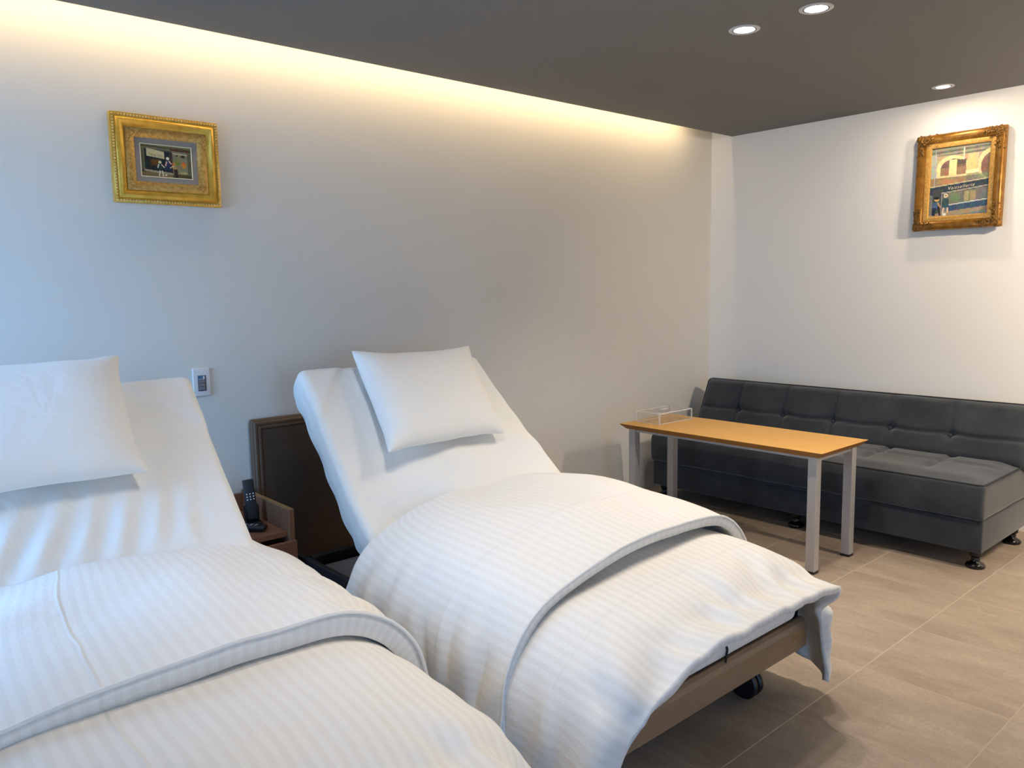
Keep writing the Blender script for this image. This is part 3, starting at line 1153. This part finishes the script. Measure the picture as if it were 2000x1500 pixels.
# ------------------------------------------------------------------ cloth drape (position based)
def drape(x0, x1, y0, y1, zs, h, collide, steps=110, iters=9, seed=0, crumple=.02, slack=0.0, gather=0.0, drop=None):
    nx, ny = int(round((x1 - x0) / h)) + 1, int(round((y1 - y0) / h)) + 1
    X, Y = np.meshgrid(np.linspace(x0, x1, nx), np.linspace(y0, y1, ny), indexing='ij')
    if drop is not None:          # longer overhang on one side of the front edge: (x where it starts, width of the step, extra length)
        ex = drop[2] * fade((drop[0] - X) / drop[1])
        Y = Y - ex * (1 - (Y - y0) / (y1 - y0))
        X = X + drop[3] * fade((y0 + .25 - Y) / .35) * fade((drop[0] - .02 - X) / (drop[0] - x0))
    r = np.random.default_rng(seed)
    P = np.stack([X, Y, zs(X, Y) + .004 * r.random(X.shape)], -1).reshape(-1, 3)
    REST = np.stack([X, Y], -1).reshape(-1, 2)
    idx = np.arange(nx * ny).reshape(nx, ny)
    full = fade
    wide = 1 + crumple * vnoise(X * 4.5, Y * 4.5, seed).ravel() + crumple * .6 * vnoise(X * 9, Y * 9, seed + 1).ravel()
    wide = wide + slack + gather * fade(1 - (Y - y0) / .16).ravel()
    B_ = []

    def batch(a, b, st):
        a, b = a.ravel(), b.ravel()
        L = np.linalg.norm(REST[a] - REST[b], axis=1) * .5 * (wide[a] + wide[b])
        B_.append((a, b, L[:, None], st))
    for k in (0, 1):
        batch(idx[k:-1:2], idx[k + 1::2], .5)
        batch(idx[:, k:-1:2], idx[:, k + 1::2], .5)
    for k in (0, 1):
        batch(idx[k:-1:2, :-1], idx[k + 1::2, 1:], .22)
        batch(idx[k:-1:2, 1:], idx[k + 1::2, :-1], .22)
    for k in (0, 2):
        for e in (0, 1):
            a = np.arange(k + e, nx - 2, 4)
            batch(idx[a], idx[a + 2], .035)
            a = np.arange(k + e, ny - 2, 4)
            batch(idx[:, a], idx[:, a + 2], .035)
    pin = idx[:, -1][np.abs(np.linspace(x0, x1, nx) - (x0 + x1) / 2) < .42]
    Q = P.copy()
    g = np.array([0, 0, -9.81 / 55 ** 2])
    for st in range(steps):
        damp = .975 if st < steps * .7 else .90
        N = P + (P - Q) * damp + g
        Q = P
        P = N
        for it in range(iters):
            for a, b, L, k in B_:
                d = P[b] - P[a]
                l = np.sqrt((d * d).sum(1, keepdims=True)) + 1e-9
                c = d * (k * (l - L) / l)
                P[a] += c
                P[b] -= c
            P[pin, :2] = REST[pin]
            if it % 3 == 2 or it == iters - 1:
                P, hit = collide(P)
        Q = np.where(hit[:, None], Q + (P - Q) * .65, Q)
    for _ in range(2):
        G = P.reshape(nx, ny, 3)
        S = G.copy()
        S[1:-1, 1:-1] = .5 * G[1:-1, 1:-1] + .125 * (G[2:, 1:-1] + G[:-2, 1:-1] + G[1:-1, 2:] + G[1:-1, :-2])
        P = S.reshape(-1, 3)
    F = np.stack([idx[:-1, :-1], idx[1:, :-1], idx[1:, 1:], idx[:-1, 1:]], -1).reshape(-1, 4)
    return P, F, REST - np.array([x0, y0]), idx


def puff(xc, aL, aR, nL, nR, z0, ztop, tilt, front=None, head=None, incline=None, lump=.010, seed=0, sagl=.13):
    """implicit puffy bolster (side roll, optionally cut by a front and a head roll): returns a collide function
    front / head = (y where the rounding starts, its length, its own base height, exponent)"""
    def roll(t, n, w, st, sw):
        t_, w_ = np.maximum(t, 1e-6), np.maximum(w, 1e-6)
        f = (t_ ** n + w_ ** n) ** (1 / n)
        k = f ** (1 - n)
        return f, k * t_ ** (n - 1) * st, k * w_ ** (n - 1) * sw * (w > 0)

    def col(P):
        dx = P[:, 0] - xc
        left = dx < 0
        a = np.where(left, aL, aR)
        n = np.where(left, nL, nR)
        zt = ztop(P[:, 1]) + tilt * np.clip(dx, -.6, .6) + lump * vnoise(P[:, 0] * 4.3 + 20, P[:, 1] * 4.3 + 20, seed)
        b = zt - z0
        fs, gx, gz = roll(np.abs(dx) / a, n, np.maximum(P[:, 2] - z0, 0) / b, np.sign(dx) / a, 1 / b)
        f, gy = fs, np.zeros(len(P))
        p = 10
        for rr, sg in ((front, -1), (head, 1)):
            if rr is None:
                continue
            q = sg * (P[:, 1] - rr[0])
            b2 = zt + .012 - rr[2]
            f2, hy, hz = roll(np.maximum(q, 0) / rr[1], rr[3], np.maximum(P[:, 2] - rr[2], 0) / b2, sg / rr[1] * (q > 0), 1 / b2)
            fn = (f ** p + f2 ** p) ** (1 / p)
            c1, c2 = (f / fn) ** (p - 1), (f2 / fn) ** (p - 1)
            gx, gy, gz = c1 * gx, c1 * gy + c2 * hy, c1 * gz + c2 * hz
            f = fn
        gg = gx * gx + gy * gy + gz * gz + 1e-9
        ins = f < 1
        t = np.where(ins, (1 - f) / gg, 0)
        t = np.minimum(t, .03 / np.sqrt(gg))
        P = P + np.stack([gx * t, gy * t, gz * t], 1)
        hit = ins.copy()
        if incline is not None:
            zi = np.interp(P[:, 1], incline[0], incline[1]) + .024
            dx = P[:, 0] - xc
            zi = zi - np.where(dx < 0, sagl, .02) * np.clip((np.abs(dx) - .12) / .34, 0, 1.3) ** 2
            m_ = (P[:, 2] < zi) & (np.abs(dx) < .47) & (P[:, 2] > zi - .12)
            P[:, 2] = np.where(m_, zi, P[:, 2])
            hit |= m_
        fl = P[:, 2] < .02
        P[:, 2] = np.where(fl, .02, P[:, 2])
        hit |= fl
        return P, hit
    return col


def grid_normals(G):
    du, dv = np.gradient(G, axis=0), np.gradient(G, axis=1)
    n = np.cross(du, dv)
    return n / (np.linalg.norm(n, axis=2, keepdims=True) + 1e-9)


def wrinkle(D, front=0.0, left=0.0, right=0.0, hem=0.0, seed=0):
    """soft pleats running to the free edges, as loose cotton shows them"""
    P, F, REST, idx = D
    G = P.reshape(idx.shape + (3,))
    U, V = REST[:, 0].reshape(idx.shape), REST[:, 1].reshape(idx.shape)
    W = U.max()
    n1 = vnoise(U * 7, V * 2.2, seed + 1)
    n2 = vnoise(U * 2.2, V * 7, seed + 2)
    n3 = vnoise(U * 5, V * 5, seed + 3)
    d = .0045 * n3 + .0025 * vnoise(U * 11, V * 11, seed + 4)
    r = np.random.default_rng(seed + 40)

    def creases(count, along, q, reach, amp):
        """narrow valleys with a swollen lip, starting at an edge (q = 0) and dying out after `reach`"""
        o = np.zeros_like(q)
        span = along.max() - along.min()
        for k in range(count):
            a0 = along.min() + span * (k + r.uniform(.1, .9)) / count
            L, wd, A, sl = reach * r.uniform(.5, 1.1), r.uniform(.010, .022), amp * r.uniform(.4, 1.1), r.uniform(-.35, .35)
            x = along - a0 - sl * q - .012 * np.sin(q * 22 + k)
            w_ = wd * (1 + 1.2 * q / reach)
            env = fade((L - q) / (L * .6)) * (.12 + .88 * fade(q / .09))
            o += env * A * (-np.exp(-(x / w_) ** 2) + .6 * np.exp(-((x - 1.9 * w_) / (1.3 * w_)) ** 2))
        return o
    if front:
        d = d + creases(15, U, V, .34, front) * fade((U - .22) / .12) + .004 * fade((.3 - V) / .25) * np.sin(2 * np.pi * (U + .1 * n1) / .12)
    if left:
        d = d + creases(9, V, U, .42, left)
    if right:
        d = d + creases(7, V, W - U, .40, right)
    for amp, q in ((left, U), (right, W - U)):
        e = fade((.46 - q) / .38) * (.5 + .5 * vnoise(V * 5, U * 3, seed + 7))
        ps = V + .25 * (q - .3) * n2 + .06 * vnoise(V * 5, U * 4, seed + 8)
        d = d + amp * .45 * e * np.sin(2 * np.pi * ps / .145)
    e = fade((.16 - V) / .14)
    d = d + hem * e * np.abs(np.sin(2 * np.pi * (U + .03 * n1) / .062)) * (.4 + .6 * n3)
    G = G + grid_normals(G) * d[..., None]
    G[..., 2] = np.maximum(G[..., 2], .012)
    return G.reshape(-1, 3), F, REST, idx


def curl(D, r, turns=6):
    """roll the head end of a folded sheet under itself"""
    P, F, REST, idx = D
    G = P.reshape(idx.shape + (3,))
    n = grid_normals(G)[:, -1]
    t = G[:, -1] - G[:, -2]
    t /= np.linalg.norm(t, axis=1, keepdims=True)
    R2 = REST.reshape(idx.shape + (2,))
    rows, rr = [G], [R2]
    for k in range(1, turns + 1):
        th = math.pi * 1.02 * k / turns
        rows.append((G[:, -1] + r * (math.sin(th) * t - (1 - math.cos(th)) * n))[:, None])
        q = R2[:, -1:].copy()
        q[..., 1] += r * th
        rr.append(q)
    G, R2 = np.concatenate(rows, 1), np.concatenate(rr, 1)
    ix = np.arange(G.shape[0] * G.shape[1]).reshape(G.shape[:2])
    F = np.stack([ix[:-1, :-1], ix[1:, :-1], ix[1:, 1:], ix[:-1, 1:]], -1).reshape(-1, 4)
    return G.reshape(-1, 3), F, R2.reshape(-1, 2), ix


def duvet_part(name, D, mat, parent, thick):
    P, F, REST, idx = D
    o = mesh_obj(name, P, F, mat, parent, True, REST)
    s = o.modifiers.new('subdivision', 'SUBSURF')
    s.levels, s.render_levels = 1, 1
    s = o.modifiers.new('shell', 'SOLIDIFY')
    s.thickness = thick
    s.offset = -1
    return o


def make_duvet(which, label, up, lo, mat):
    xc = BX[which]
    t = empty('duvet', (0, 0, 0))
    tag(t, label, 'duvet')
    s, y, z = path(PROF[which])
    lower = drape(*lo['ext'], lambda X, Y: .62 + 0 * X, .019, lo['col'], 105, 10, lo['seed'], .03, .008, .055, lo.get('drop'))
    if lo.get('tuck'):
        Q = lower[0]
        k = fade((lo['tuck'][0] - Q[:, 2]) / .09) * (Q[:, 1] < 1.3) * fade((Q[:, 0] - lo['tuck'][1]) / .30) * fade((lo['tuck'][2] - Q[:, 0]) / .06)
        Q[:, 1] += .070 * k
    upper = drape(*up['ext'], lambda X, Y: .70 + 0 * X, .019, up['col'], 105, 10, up['seed'], .03, .008, 0)
    lower = wrinkle(lower, *lo['wr'], seed=lo['seed'])
    upper = curl(wrinkle(upper, *up['wr'], seed=up['seed']), up['thick'] * .62)
    duvet_part('lower_half', lower, mat, t, .022)
    uo = duvet_part('folded_half', upper, mat, t, up['thick'])
    P, F, REST, idx = upper
    hem = P[idx[:, 0]]
    MB().tube([tuple(p + np.array([0, -.001, .001])) for p in hem], up['pipe'], 6).build('piping', M['piping'], uo, True)
    return t


inc_b = path(PROF['b'])[1:]
zl = lambda y: np.interp(y, [1.1, 1.2, 1.33, 1.5, 1.8, 2.4], [.51, .52, .53, .54, .55, .55])
zu = lambda y: np.interp(y, [1.4, 1.5, 1.62, 1.8, 1.95, 2.15, 2.3, 2.45], [.575, .585, .615, .640, .648, .640, .620, .60])
make_duvet('b', 'white striped duvet folded back over the foot of the far bed',
           dict(ext=(1.14, 2.68, 1.50, 2.365), col=puff(1.90, .615, .615, 3.0, 3.6, .10, zu, .05, None, None, inc_b, .014, 2, .20), seed=11, thick=.036, pipe=.0035, wr=(.0, .016, .008, .0015)),
           dict(drop=(1.84, .34, -.055, .0), tuck=(.400, 1.56, 2.44), ext=(1.165, 2.64, 1.112, 2.34), col=puff(1.90, .60, .585, 3.0, 3.6, .10, zl, .045, (1.52, .36, .28, 2.2), None, inc_b, .012, 4), seed=5, wr=(.021, .013, .008, .0)), M['duvet_b'])
inc_a = path(PROF['a'])[1:]
zl2 = lambda y: np.interp(y, [1.1, 1.25, 1.5, 1.8, 2.4], [.51, .53, .55, .56, .56])
zu2 = lambda y: np.interp(y, [1.5, 1.66, 1.8, 2.0, 2.2, 2.4, 2.5], [.585, .600, .615, .625, .640, .645, .63])
XA = BX['a']
make_duvet('a', 'white duvet folded back on the near bed with a thick hem facing the viewer',
           dict(ext=(XA - .75, XA + .72, 1.66, 2.335), col=puff(XA, .61, .660, 3.0, 4.0, .10, zu2, .0, None, None, inc_a, .016, 3, .03), seed=21, thick=.058, pipe=.005, wr=(.0, .006, .010, .001)),
           dict(ext=(XA - .75, XA + .72, 1.10, 2.30), col=puff(XA, .59, .625, 3.0, 3.4, .10, zl2, .0, (1.5, .36, .28, 2.2), None, inc_a, .014, 6, .03), seed=15, wr=(.010, .006, .014, .001)), M['duvet_a'])


# ------------------------------------------------------------------ pillows
def pillow_mesh(w_, h_, nx=44, ny=30, seed=1, press=.0009, steps=90):
    xs, ys = np.linspace(-w_ / 2, w_ / 2, nx), np.linspace(-h_ / 2, h_ / 2, ny)
    X, Y = np.meshgrid(xs, ys, indexing='ij')
    top = np.arange(nx * ny).reshape(nx, ny)
    bot = top.copy()
    inner = np.zeros((nx, ny), bool)
    inner[1:-1, 1:-1] = True
    bot[inner] = nx * ny + np.arange(inner.sum())
    P = np.concatenate([np.stack([X, Y, np.where(inner, .01, 0)], -1).reshape(-1, 3), np.stack([X[inner], Y[inner], np.full(inner.sum(), -.01)], -1)])
    REST = P.copy()
    REST[:, 2] = 0
    E = []
    for g in (top, bot):
        E += [np.stack([g[:-1].ravel(), g[1:].ravel()], 1), np.stack([g[:, :-1].ravel(), g[:, 1:].ravel()], 1),
              np.stack([g[:-1, :-1].ravel(), g[1:, 1:].ravel()], 1), np.stack([g[:-1, 1:].ravel(), g[1:, :-1].ravel()], 1)]
    E = np.unique(np.sort(np.concatenate(E), 1), axis=0)
    Lr = np.linalg.norm(REST[E[:, 0]] - REST[E[:, 1]], axis=1)
    nrm = vnoise(REST[:, 0] * 14, REST[:, 1] * 14, seed)
    bd_ = np.ones(len(P), bool)
    bd_[top[inner]] = False
    bd_[nx * ny:] = False
    Lr = Lr * (1 + .03 * (nrm[E[:, 0]] + nrm[E[:, 1]]) + .065 * ~(bd_[E[:, 0]] & bd_[E[:, 1]]))
    cnt = np.bincount(E.ravel(), minlength=len(P))[:, None]
    q = lambda g: np.stack([g[:-1, :-1], g[1:, :-1], g[1:, 1:], g[:-1, 1:]], -1).reshape(-1, 4)
    F = np.concatenate([q(top), q(bot)[:, ::-1]])
    Q = P.copy()
    for st in range(steps):
        fn = np.cross(P[F[:, 2]] - P[F[:, 0]], P[F[:, 3]] - P[F[:, 1]])
        fn /= np.linalg.norm(fn, axis=1, keepdims=True) + 1e-9
        nv = np.zeros_like(P)
        for k in range(4):
            np.add.at(nv, F[:, k], fn)
        nv /= np.linalg.norm(nv, axis=1, keepdims=True) + 1e-9
        lim = np.clip(1.15 - np.abs(P[:, 2:3]) / .076, -.2, 1)
        N = P + (P - Q) * .9 + nv * press * lim
        Q, P = P, N
        for it in range(14):
            d = P[E[:, 1]] - P[E[:, 0]]
            l = np.linalg.norm(d, axis=1) + 1e-9
            c = d * (.5 * (l - Lr) / l)[:, None]
            acc = np.zeros_like(P)
            for k in range(3):
                acc[:, k] = np.bincount(E[:, 0], c[:, k], len(P)) - np.bincount(E[:, 1], c[:, k], len(P))
            P = P + acc * 1.6 / cnt
    return P, F


def place_pillow(name, label, PF, corners, nlift, sag, bend_f=None):
    """corners TL TR BR BL of the flat pillow on the sloping mattress"""
    P, F = PF
    w_, h_ = np.abs(P[:, 0]).max(), np.abs(P[:, 1]).max()
    a, b = (P[:, 0] / w_ + 1) / 2, (P[:, 1] / h_ + 1) / 2
    TL, TR, BR, BL = [np.array(c, float) for c in corners]
    nrm = np.cross(TR - BL, TL - BR)
    nrm /= np.linalg.norm(nrm)
    base = ((1 - a) * b)[:, None] * TL + (a * b)[:, None] * TR + (a * (1 - b))[:, None] * BR + ((1 - a) * (1 - b))[:, None] * BL
    zz = np.where(P[:, 2] < 0, P[:, 2] * sag, P[:, 2]) + nlift
    if bend_f is not None:
        zz = zz + bend_f(a, b)
    W = base + zz[:, None] * nrm
    o = mesh_obj(name, W, F, M['pillow'], None, True)
    s = o.modifiers.new('subdivision', 'SUBSURF')
    s.levels, s.render_levels = 1, 1
    tag(o, label, 'pillow')
    return o


pm = pillow_mesh(.66, .47, seed=3)
pm2 = pillow_mesh(.66, .47, seed=8)
place_pillow('pillow', 'plump white pillow lying askew on the far bed, by the grey wall', pm,
             [(1.645, 2.910, 1.112), (2.275, 2.895, 1.105), (2.180, 2.512, .757), (1.585, 2.505, .750)], .010, .6,
             lambda a, b: .035 * (1 - a) ** 3 * b ** 3 + .03 * a ** 4 * b ** 4)
place_pillow('pillow', 'bluish lit white pillow on the near bed, cut by the left edge', pm2,
             [(.10, 2.835, 1.165), (.752, 2.815, 1.165), (.735, 2.485, .830), (.08, 2.470, .815)], .022, .6,
             lambda a, b: .02 * a ** 4 * b ** 4)

# ------------------------------------------------------------------ bedside cabinet and remotes
NX0, NX1, NY0, NY1 = 1.003, 1.385, 2.895, 3.365
ns = empty('bedside_cabinet', ((NX0 + NX1) / 2, (NY0 + NY1) / 2, 0))
tag(ns, 'walnut bedside cabinet with raised side panels between the two beds', 'cabinet')
nb = Vector(ns.location)


def nbox(name, x0, x1, y0, y1, z0, z1, mat, r=.002, par=None):
    off = nb
    return MB().box(x0 - off.x, x1 - off.x, y0 - off.y, y1 - off.y, z0, z1, r, 1).build(name, mat, par or ns)


for x in (NX0, NX1 - .022):
    sp = nbox('side_panel', x, x + .022, NY0 + .004, NY1, .0, .518, M['walnut'])
    nbox('edge_lipping', x + .001, x + .021, NY0 + .004, NY1, .518, .5205, M['walnut_l'], 0, sp)
nbox('back_panel', NX0 + .022, NX1 - .022, NY1 - .018, NY1, .0, .506, M['walnut'])
nbox('shelf', NX0 + .022, NX1 - .022, NY0 + .03, NY1 - .018, .405, .427, M['walnut_h'])
for z0, z1 in ((.215, .395), (.03, .205)):
    d = nbox('drawer', NX0 + .002, NX1 - .002, NY0 - .016, NY0 + .003, z0, z1, M['walnut_h'])
    nbox('drawer_box', NX0 + .03, NX1 - .03, NY0 + .004, NY1 - .04, z0 + .01, z1 - .02, M['walnut'], .001, d)

SHZ = .427
rh = empty('remote_holder', (1.305, 3.115, SHZ))
rh.rotation_euler = (0, 0, math.radians(-8))
tag(rh, 'black upright remote stand on the bedside cabinet shelf', 'stand')
MB().box(-.033, .033, -.030, .038, 0, .012, .003, 2).box(-.029, .029, .004, .034, .010, .080, .004, 2).build('base', M['black'], rh, True)
r1 = empty('remote_control', (1.305, 3.120, SHZ + .020))
r1.rotation_euler = (math.radians(-8), math.radians(-3), math.radians(-8))
tag(r1, 'slim black remote with pale buttons standing upright in the holder', 'remote')
MB().box(-.022, .022, -.018, -.004, .0, .168, .004, 2).build('body', M['black'], r1, True)
for k in range(3):
    for j in range(3):
        x = -.013 + k * .013
        z = .108 - j * .0115
        MB().lathe([(0, -.0196), (.0026, -.0196), (.003, -.018), (.003, -.0175)], (x, 0, z), 10, 'y').build('button', M['white_p'], r1)
r2 = empty('remote_control', (1.247, 3.040, SHZ))
r2.rotation_euler = (0, 0, math.radians(42))
tag(r2, 'black corded bed remote lying flat on the cabinet shelf', 'remote')
MB().box(-.022, .022, -.08, .075, .004, .026, .009, 3).build('body', M['black'], r2, True)
for k in range(5):
    for j in range(2):
        MB().box(-.012 + j * .014, -.002 + j * .014, -.045 + k * .022, -.034 + k * .022, .025, .0275, .0008, 1).build('button', M['grey_p'], r2)
r3 = empty('remote_control', (1.215, 3.150, SHZ))
r3.rotation_euler = (0, 0, math.radians(58))
tag(r3, 'remote with silver buttons lying behind the others on the cabinet', 'remote')
MB().box(-.021, .021, -.07, .07, .0, .018, .005, 2).build('body', M['dark_p'], r3, True)
for k in range(5):
    MB().box(-.014, .014, -.05 + k * .022, -.039 + k * .022, .0175, .020, .0008, 1).build('button', M['white_p'], r3)
wr = tag(MB().box(1.135, 1.175, 2.965, 3.03, SHZ, SHZ + .016, .003, 2).build('cable_plug', M['white_p'], None, True), 'small white plug lying at the cabinet edge by the near bed', 'plug')

# ------------------------------------------------------------------ table and acrylic box
TX0, TX1, TY0, TY1, TZ = 3.440, 3.915, 1.745, 2.965, .600
tb = empty('side_table', ((TX0 + TX1) / 2, (TY0 + TY1) / 2, 0))
tag(tb, 'long low table with oak top and silver metal legs', 'table')
cx, cy = tb.location.x, tb.location.y
hx, hy = (TX1 - TX0) / 2, (TY1 - TY0) / 2
V, F = [], []
for z, q in ((TZ - .030, .028), (TZ - .004, .0012), (TZ - .0012, 0), (TZ, .0012)):
    V += [(sx * (hx - q), sy * (hy - q), z) for sx, sy in ((-1, -1), (1, -1), (1, 1), (-1, 1))]
F = [(3, 2, 1, 0)] + [(a * 4 + b, a * 4 + (b + 1) % 4, a * 4 + 4 + (b + 1) % 4, a * 4 + 4 + b) for a in range(3) for b in range(4)] + [(12, 13, 14, 15)]
top = mesh_obj('tabletop', V, F, M['oak'], tb)
top.data.materials.append(M['oak_edge'])
for p in top.data.polygons:
    if p.normal.z < .2:
        p.material_index = 1
for sx in (-1, 1):
    for sy in (-1, 1):
        lx, ly = sx * (hx - .058), sy * (hy - .062)
        lg = MB().box(lx - .0225, lx + .0225, ly - .0225, ly + .0225, .012, TZ - .030, .002, 1).build('leg', M['silver'], tb)
        MB().box(lx - .0235, lx + .0235, ly - .0235, ly + .0235, 0, .013, .002, 1).build('foot_cap', M['black'], lg)
for sy in (-1, 1):
    MB().box(-hx + .081, hx - .081, sy * (hy - .062) - .015, sy * (hy - .062) + .015, TZ - .052, TZ - .030, .001, 1).build('frame_rail', M['silver'], tb)
for sx in (-1, 1):
    MB().box(sx * (hx - .058) - .012, sx * (hx - .058) + .012, -hy + .085, hy - .085, TZ - .046, TZ - .030, .001, 1).build('frame_rail', M['silver'], tb)

ab = empty('acrylic_box', (3.697, 2.842, TZ))
ab.rotation_euler = (0, 0, math.radians(-2))
tag(ab, 'clear acrylic lidded box standing on the far end of the oak table', 'box')
aw, ad, ah, at_ = .145, .083, .060, .005
MB().box(-aw, aw, -ad, ad, 0.0005, at_).build('base', M['acryl'], ab)
for (n_, x0, x1, y0, y1) in (('side', -aw, aw, -ad, -ad + at_), ('side', -aw, aw, ad - at_, ad), ('side', -aw, -aw + at_, -ad + at_, ad - at_), ('side', aw - at_, aw, -ad + at_, ad - at_)):
    MB().box(x0, x1, y0, y1, at_, ah).build('side_wall', M['acryl'], ab)
MB().box(-aw - .002, aw + .002, -ad - .002, ad + .002, ah, ah + .006).build('lid', M['acryl'], ab)
e = MB()
for sx in (-1, 1):
    for sy in (-1, 1):
        e.box(sx * aw - .003, sx * aw + .003, sy * ad - .003, sy * ad + .003, .001, ah + .004)
for sy in (-1, 1):
    e.box(-aw, aw, sy * ad - .002, sy * ad + .002, .0005, .0045).box(-aw, aw, sy * ad - .0025, sy * ad + .0025, ah, ah + .006)
for sx in (-1, 1):
    e.box(sx * aw - .002, sx * aw + .002, -ad, ad, .0005, .0045).box(sx * aw - .0025, sx * aw + .0025, -ad, ad, ah, ah + .006)
e.build('polished_edge', M['acryl_e'], ab)
MB().box(-.030, .030, -.006, .006, ah + .006, ah + .012).build('lid_handle', M['acryl_e'], ab)

# ------------------------------------------------------------------ sofa bed
sf = empty('sofa_bed', (4.45, 2.235, 0))
tag(sf, 'dark grey suede sofa bed with button tufted back against the right wall', 'sofa')
SX, SY = 4.45, 2.235
SL = .985            # half length


def groove(d, wdt):
    return np.exp(-(d / wdt) ** 2)


# seat cushion
SD0, SD1, SZ0, SZ1 = 4.045, 4.700, .252, .425
hx_, hz_ = (SD1 - SD0) / 2, (SZ1 - SZ0) / 2
V, F = rbox(hx_, SL, hz_, .018, 3, 26, 90, 6)
cols = np.linspace(-SL, SL, 7)[1:-1]
topm = fade((V[:, 2] - hz_ + .03) / .03)
edge = fade((SL - np.abs(V[:, 1])) / .12) * fade((V[:, 0] + hx_) / .10)
V[:, 2] += topm * .020 * edge
for c in cols:
    V[:, 2] -= topm * .016 * groove(V[:, 1] - c, .016) * fade((V[:, 0] + hx_ - .12) / .10)
V[:, 2] -= topm * .012 * groove(V[:, 0] - .05, .016) * edge
sd = fade((-V[:, 0] - hx_ + .03) / .03)
V[:, 0] -= sd * .010 * np.cos(V[:, 2] / hz_ * 1.4) + sd * .003 * vnoise(V[:, 1] * 6, V[:, 2] * 8, 3)
V[:, 2] += .0025 * vnoise(V[:, 0] * 9, V[:, 1] * 9, 4)
st = mesh_obj('seat_cushion', V + np.array([(SD0 + SD1) / 2 - SX, 0, (SZ0 + SZ1) / 2]), F, M['suede'], sf, True)
fx0, fx1, zt = SD0 - SX + .006, SD1 - SX, SZ1 - .002
MB().tube([(fx1, -SL + .006, zt), (fx0 + .03, -SL + .006, zt), (fx0 + .006, -SL + .012, zt), (fx0, -SL + .035, zt)] + [(fx0, y, zt) for y in np.linspace(-SL + .1, SL - .1, 12)] + [(fx0, SL - .035, zt), (fx0 + .006, SL - .012, zt), (fx0 + .03, SL - .006, zt), (fx1, SL - .006, zt)], .0045, 6).build('piping', M['suede_p'], st, True)
# base under the seat
MB().box(4.062 - SX, 4.705 - SX, -SL + .006, SL - .006, .090, .250, .010, 2).build('base', M['suede'], sf, True)
MB().box(4.0585 - SX, 4.064 - SX, -.16, .16, .222, .232, .001, 1).build('pull_strap', M['suede_p'], sf)
# backrest, tilted
BH, BT = .355, .150
V, F = rbox(BT / 2, SL + .02, BH / 2, .030, 4, 4, 110, 40)
fr = fade((-V[:, 0] - BT / 2 + .035) / .03)
bc = np.array([-.62, -.28, .05, .385, .71]) * 1.0
bc = np.array([1.615, 1.939, 2.281, 2.616, 2.944]) - SY
zrow = -.035
ez = fade((BH / 2 - np.abs(V[:, 2])) / .05) * fade((SL + .02 - np.abs(V[:, 1])) / .05)
dep = 0.020 * ez
for c in bc:
    dep = dep - .016 * groove(V[:, 1] - c, .012) * ez - .022 * groove(np.hypot(V[:, 1] - c, V[:, 2] - zrow), .03)
dep = dep - .014 * groove(V[:, 2] - zrow - .004 * np.cos((V[:, 1] - .05) * 2 * math.pi / .332), .012) * ez
dep = dep + .003 * vnoise(V[:, 1] * 8, V[:, 2] * 8, 6)
V[:, 0] -= fr * dep
TL_ = math.radians(24)
cB = np.array([4.705, 0, .548])


def tiltb(V):
    X = V[:, 0] * math.cos(TL_) + V[:, 2] * math.sin(TL_)
    Z = -V[:, 0] * math.sin(TL_) + V[:, 2] * math.cos(TL_)
    return np.stack([X + cB[0] - SX, V[:, 1], Z + cB[2]], 1)


bo = mesh_obj('backrest', tiltb(V), F, M['suede'], sf, True)
yb, zb = SL + .016, BH / 2 - .004
pp = [(-BT / 2 + .012, -yb, z) for z in np.linspace(-zb, zb - .02, 6)] + [(-BT / 2 + .012, -yb + .008, zb - .006), (-BT / 2 + .012, -yb + .03, zb)] + [(-BT / 2 + .012, y, zb) for y in np.linspace(-yb + .1, yb - .1, 10)] + [(-BT / 2 + .012, yb - .03, zb), (-BT / 2 + .012, yb - .008, zb - .006)] + [(-BT / 2 + .012, yb, z) for z in np.linspace(zb - .02, -zb, 6)]
MB().tube([tuple(p) for p in tiltb(np.array(pp))], .0045, 6).build('piping', M['suede_p'], bo, True)
for c in bc:
    q = tiltb(np.array([[-BT / 2 + .008, c, zrow]]))[0]
    mb = MB().lathe([(0, .006), (.006, .005), (.011, .001), (.012, -.004), (.0, -.006)], (0, 0, 0), 14, 'x')
    b = mb.build('button', M['suede'], sf, True)
    b.data.transform(Matrix.Scale(-1, 4, Vector((1, 0, 0))))
    b.location = q
    b.rotation_euler = (0, TL_, 0)
# feet: turned black plastic
for (x, y) in ((4.130, 1.300), (4.660, 1.300), (4.130, 2.235), (4.660, 2.235), (4.130, 3.170), (4.660, 3.170)):
    MB().lathe([(0, 0), (.040, 0), (.044, .006), (.044, .014), (.038, .022), (.024, .028), (.019, .036), (.019, .052), (.027, .060), (.030, .091), (0, .091)], (x - SX, y - SY, 0), 24).build('foot', M['blackg'], sf, True)
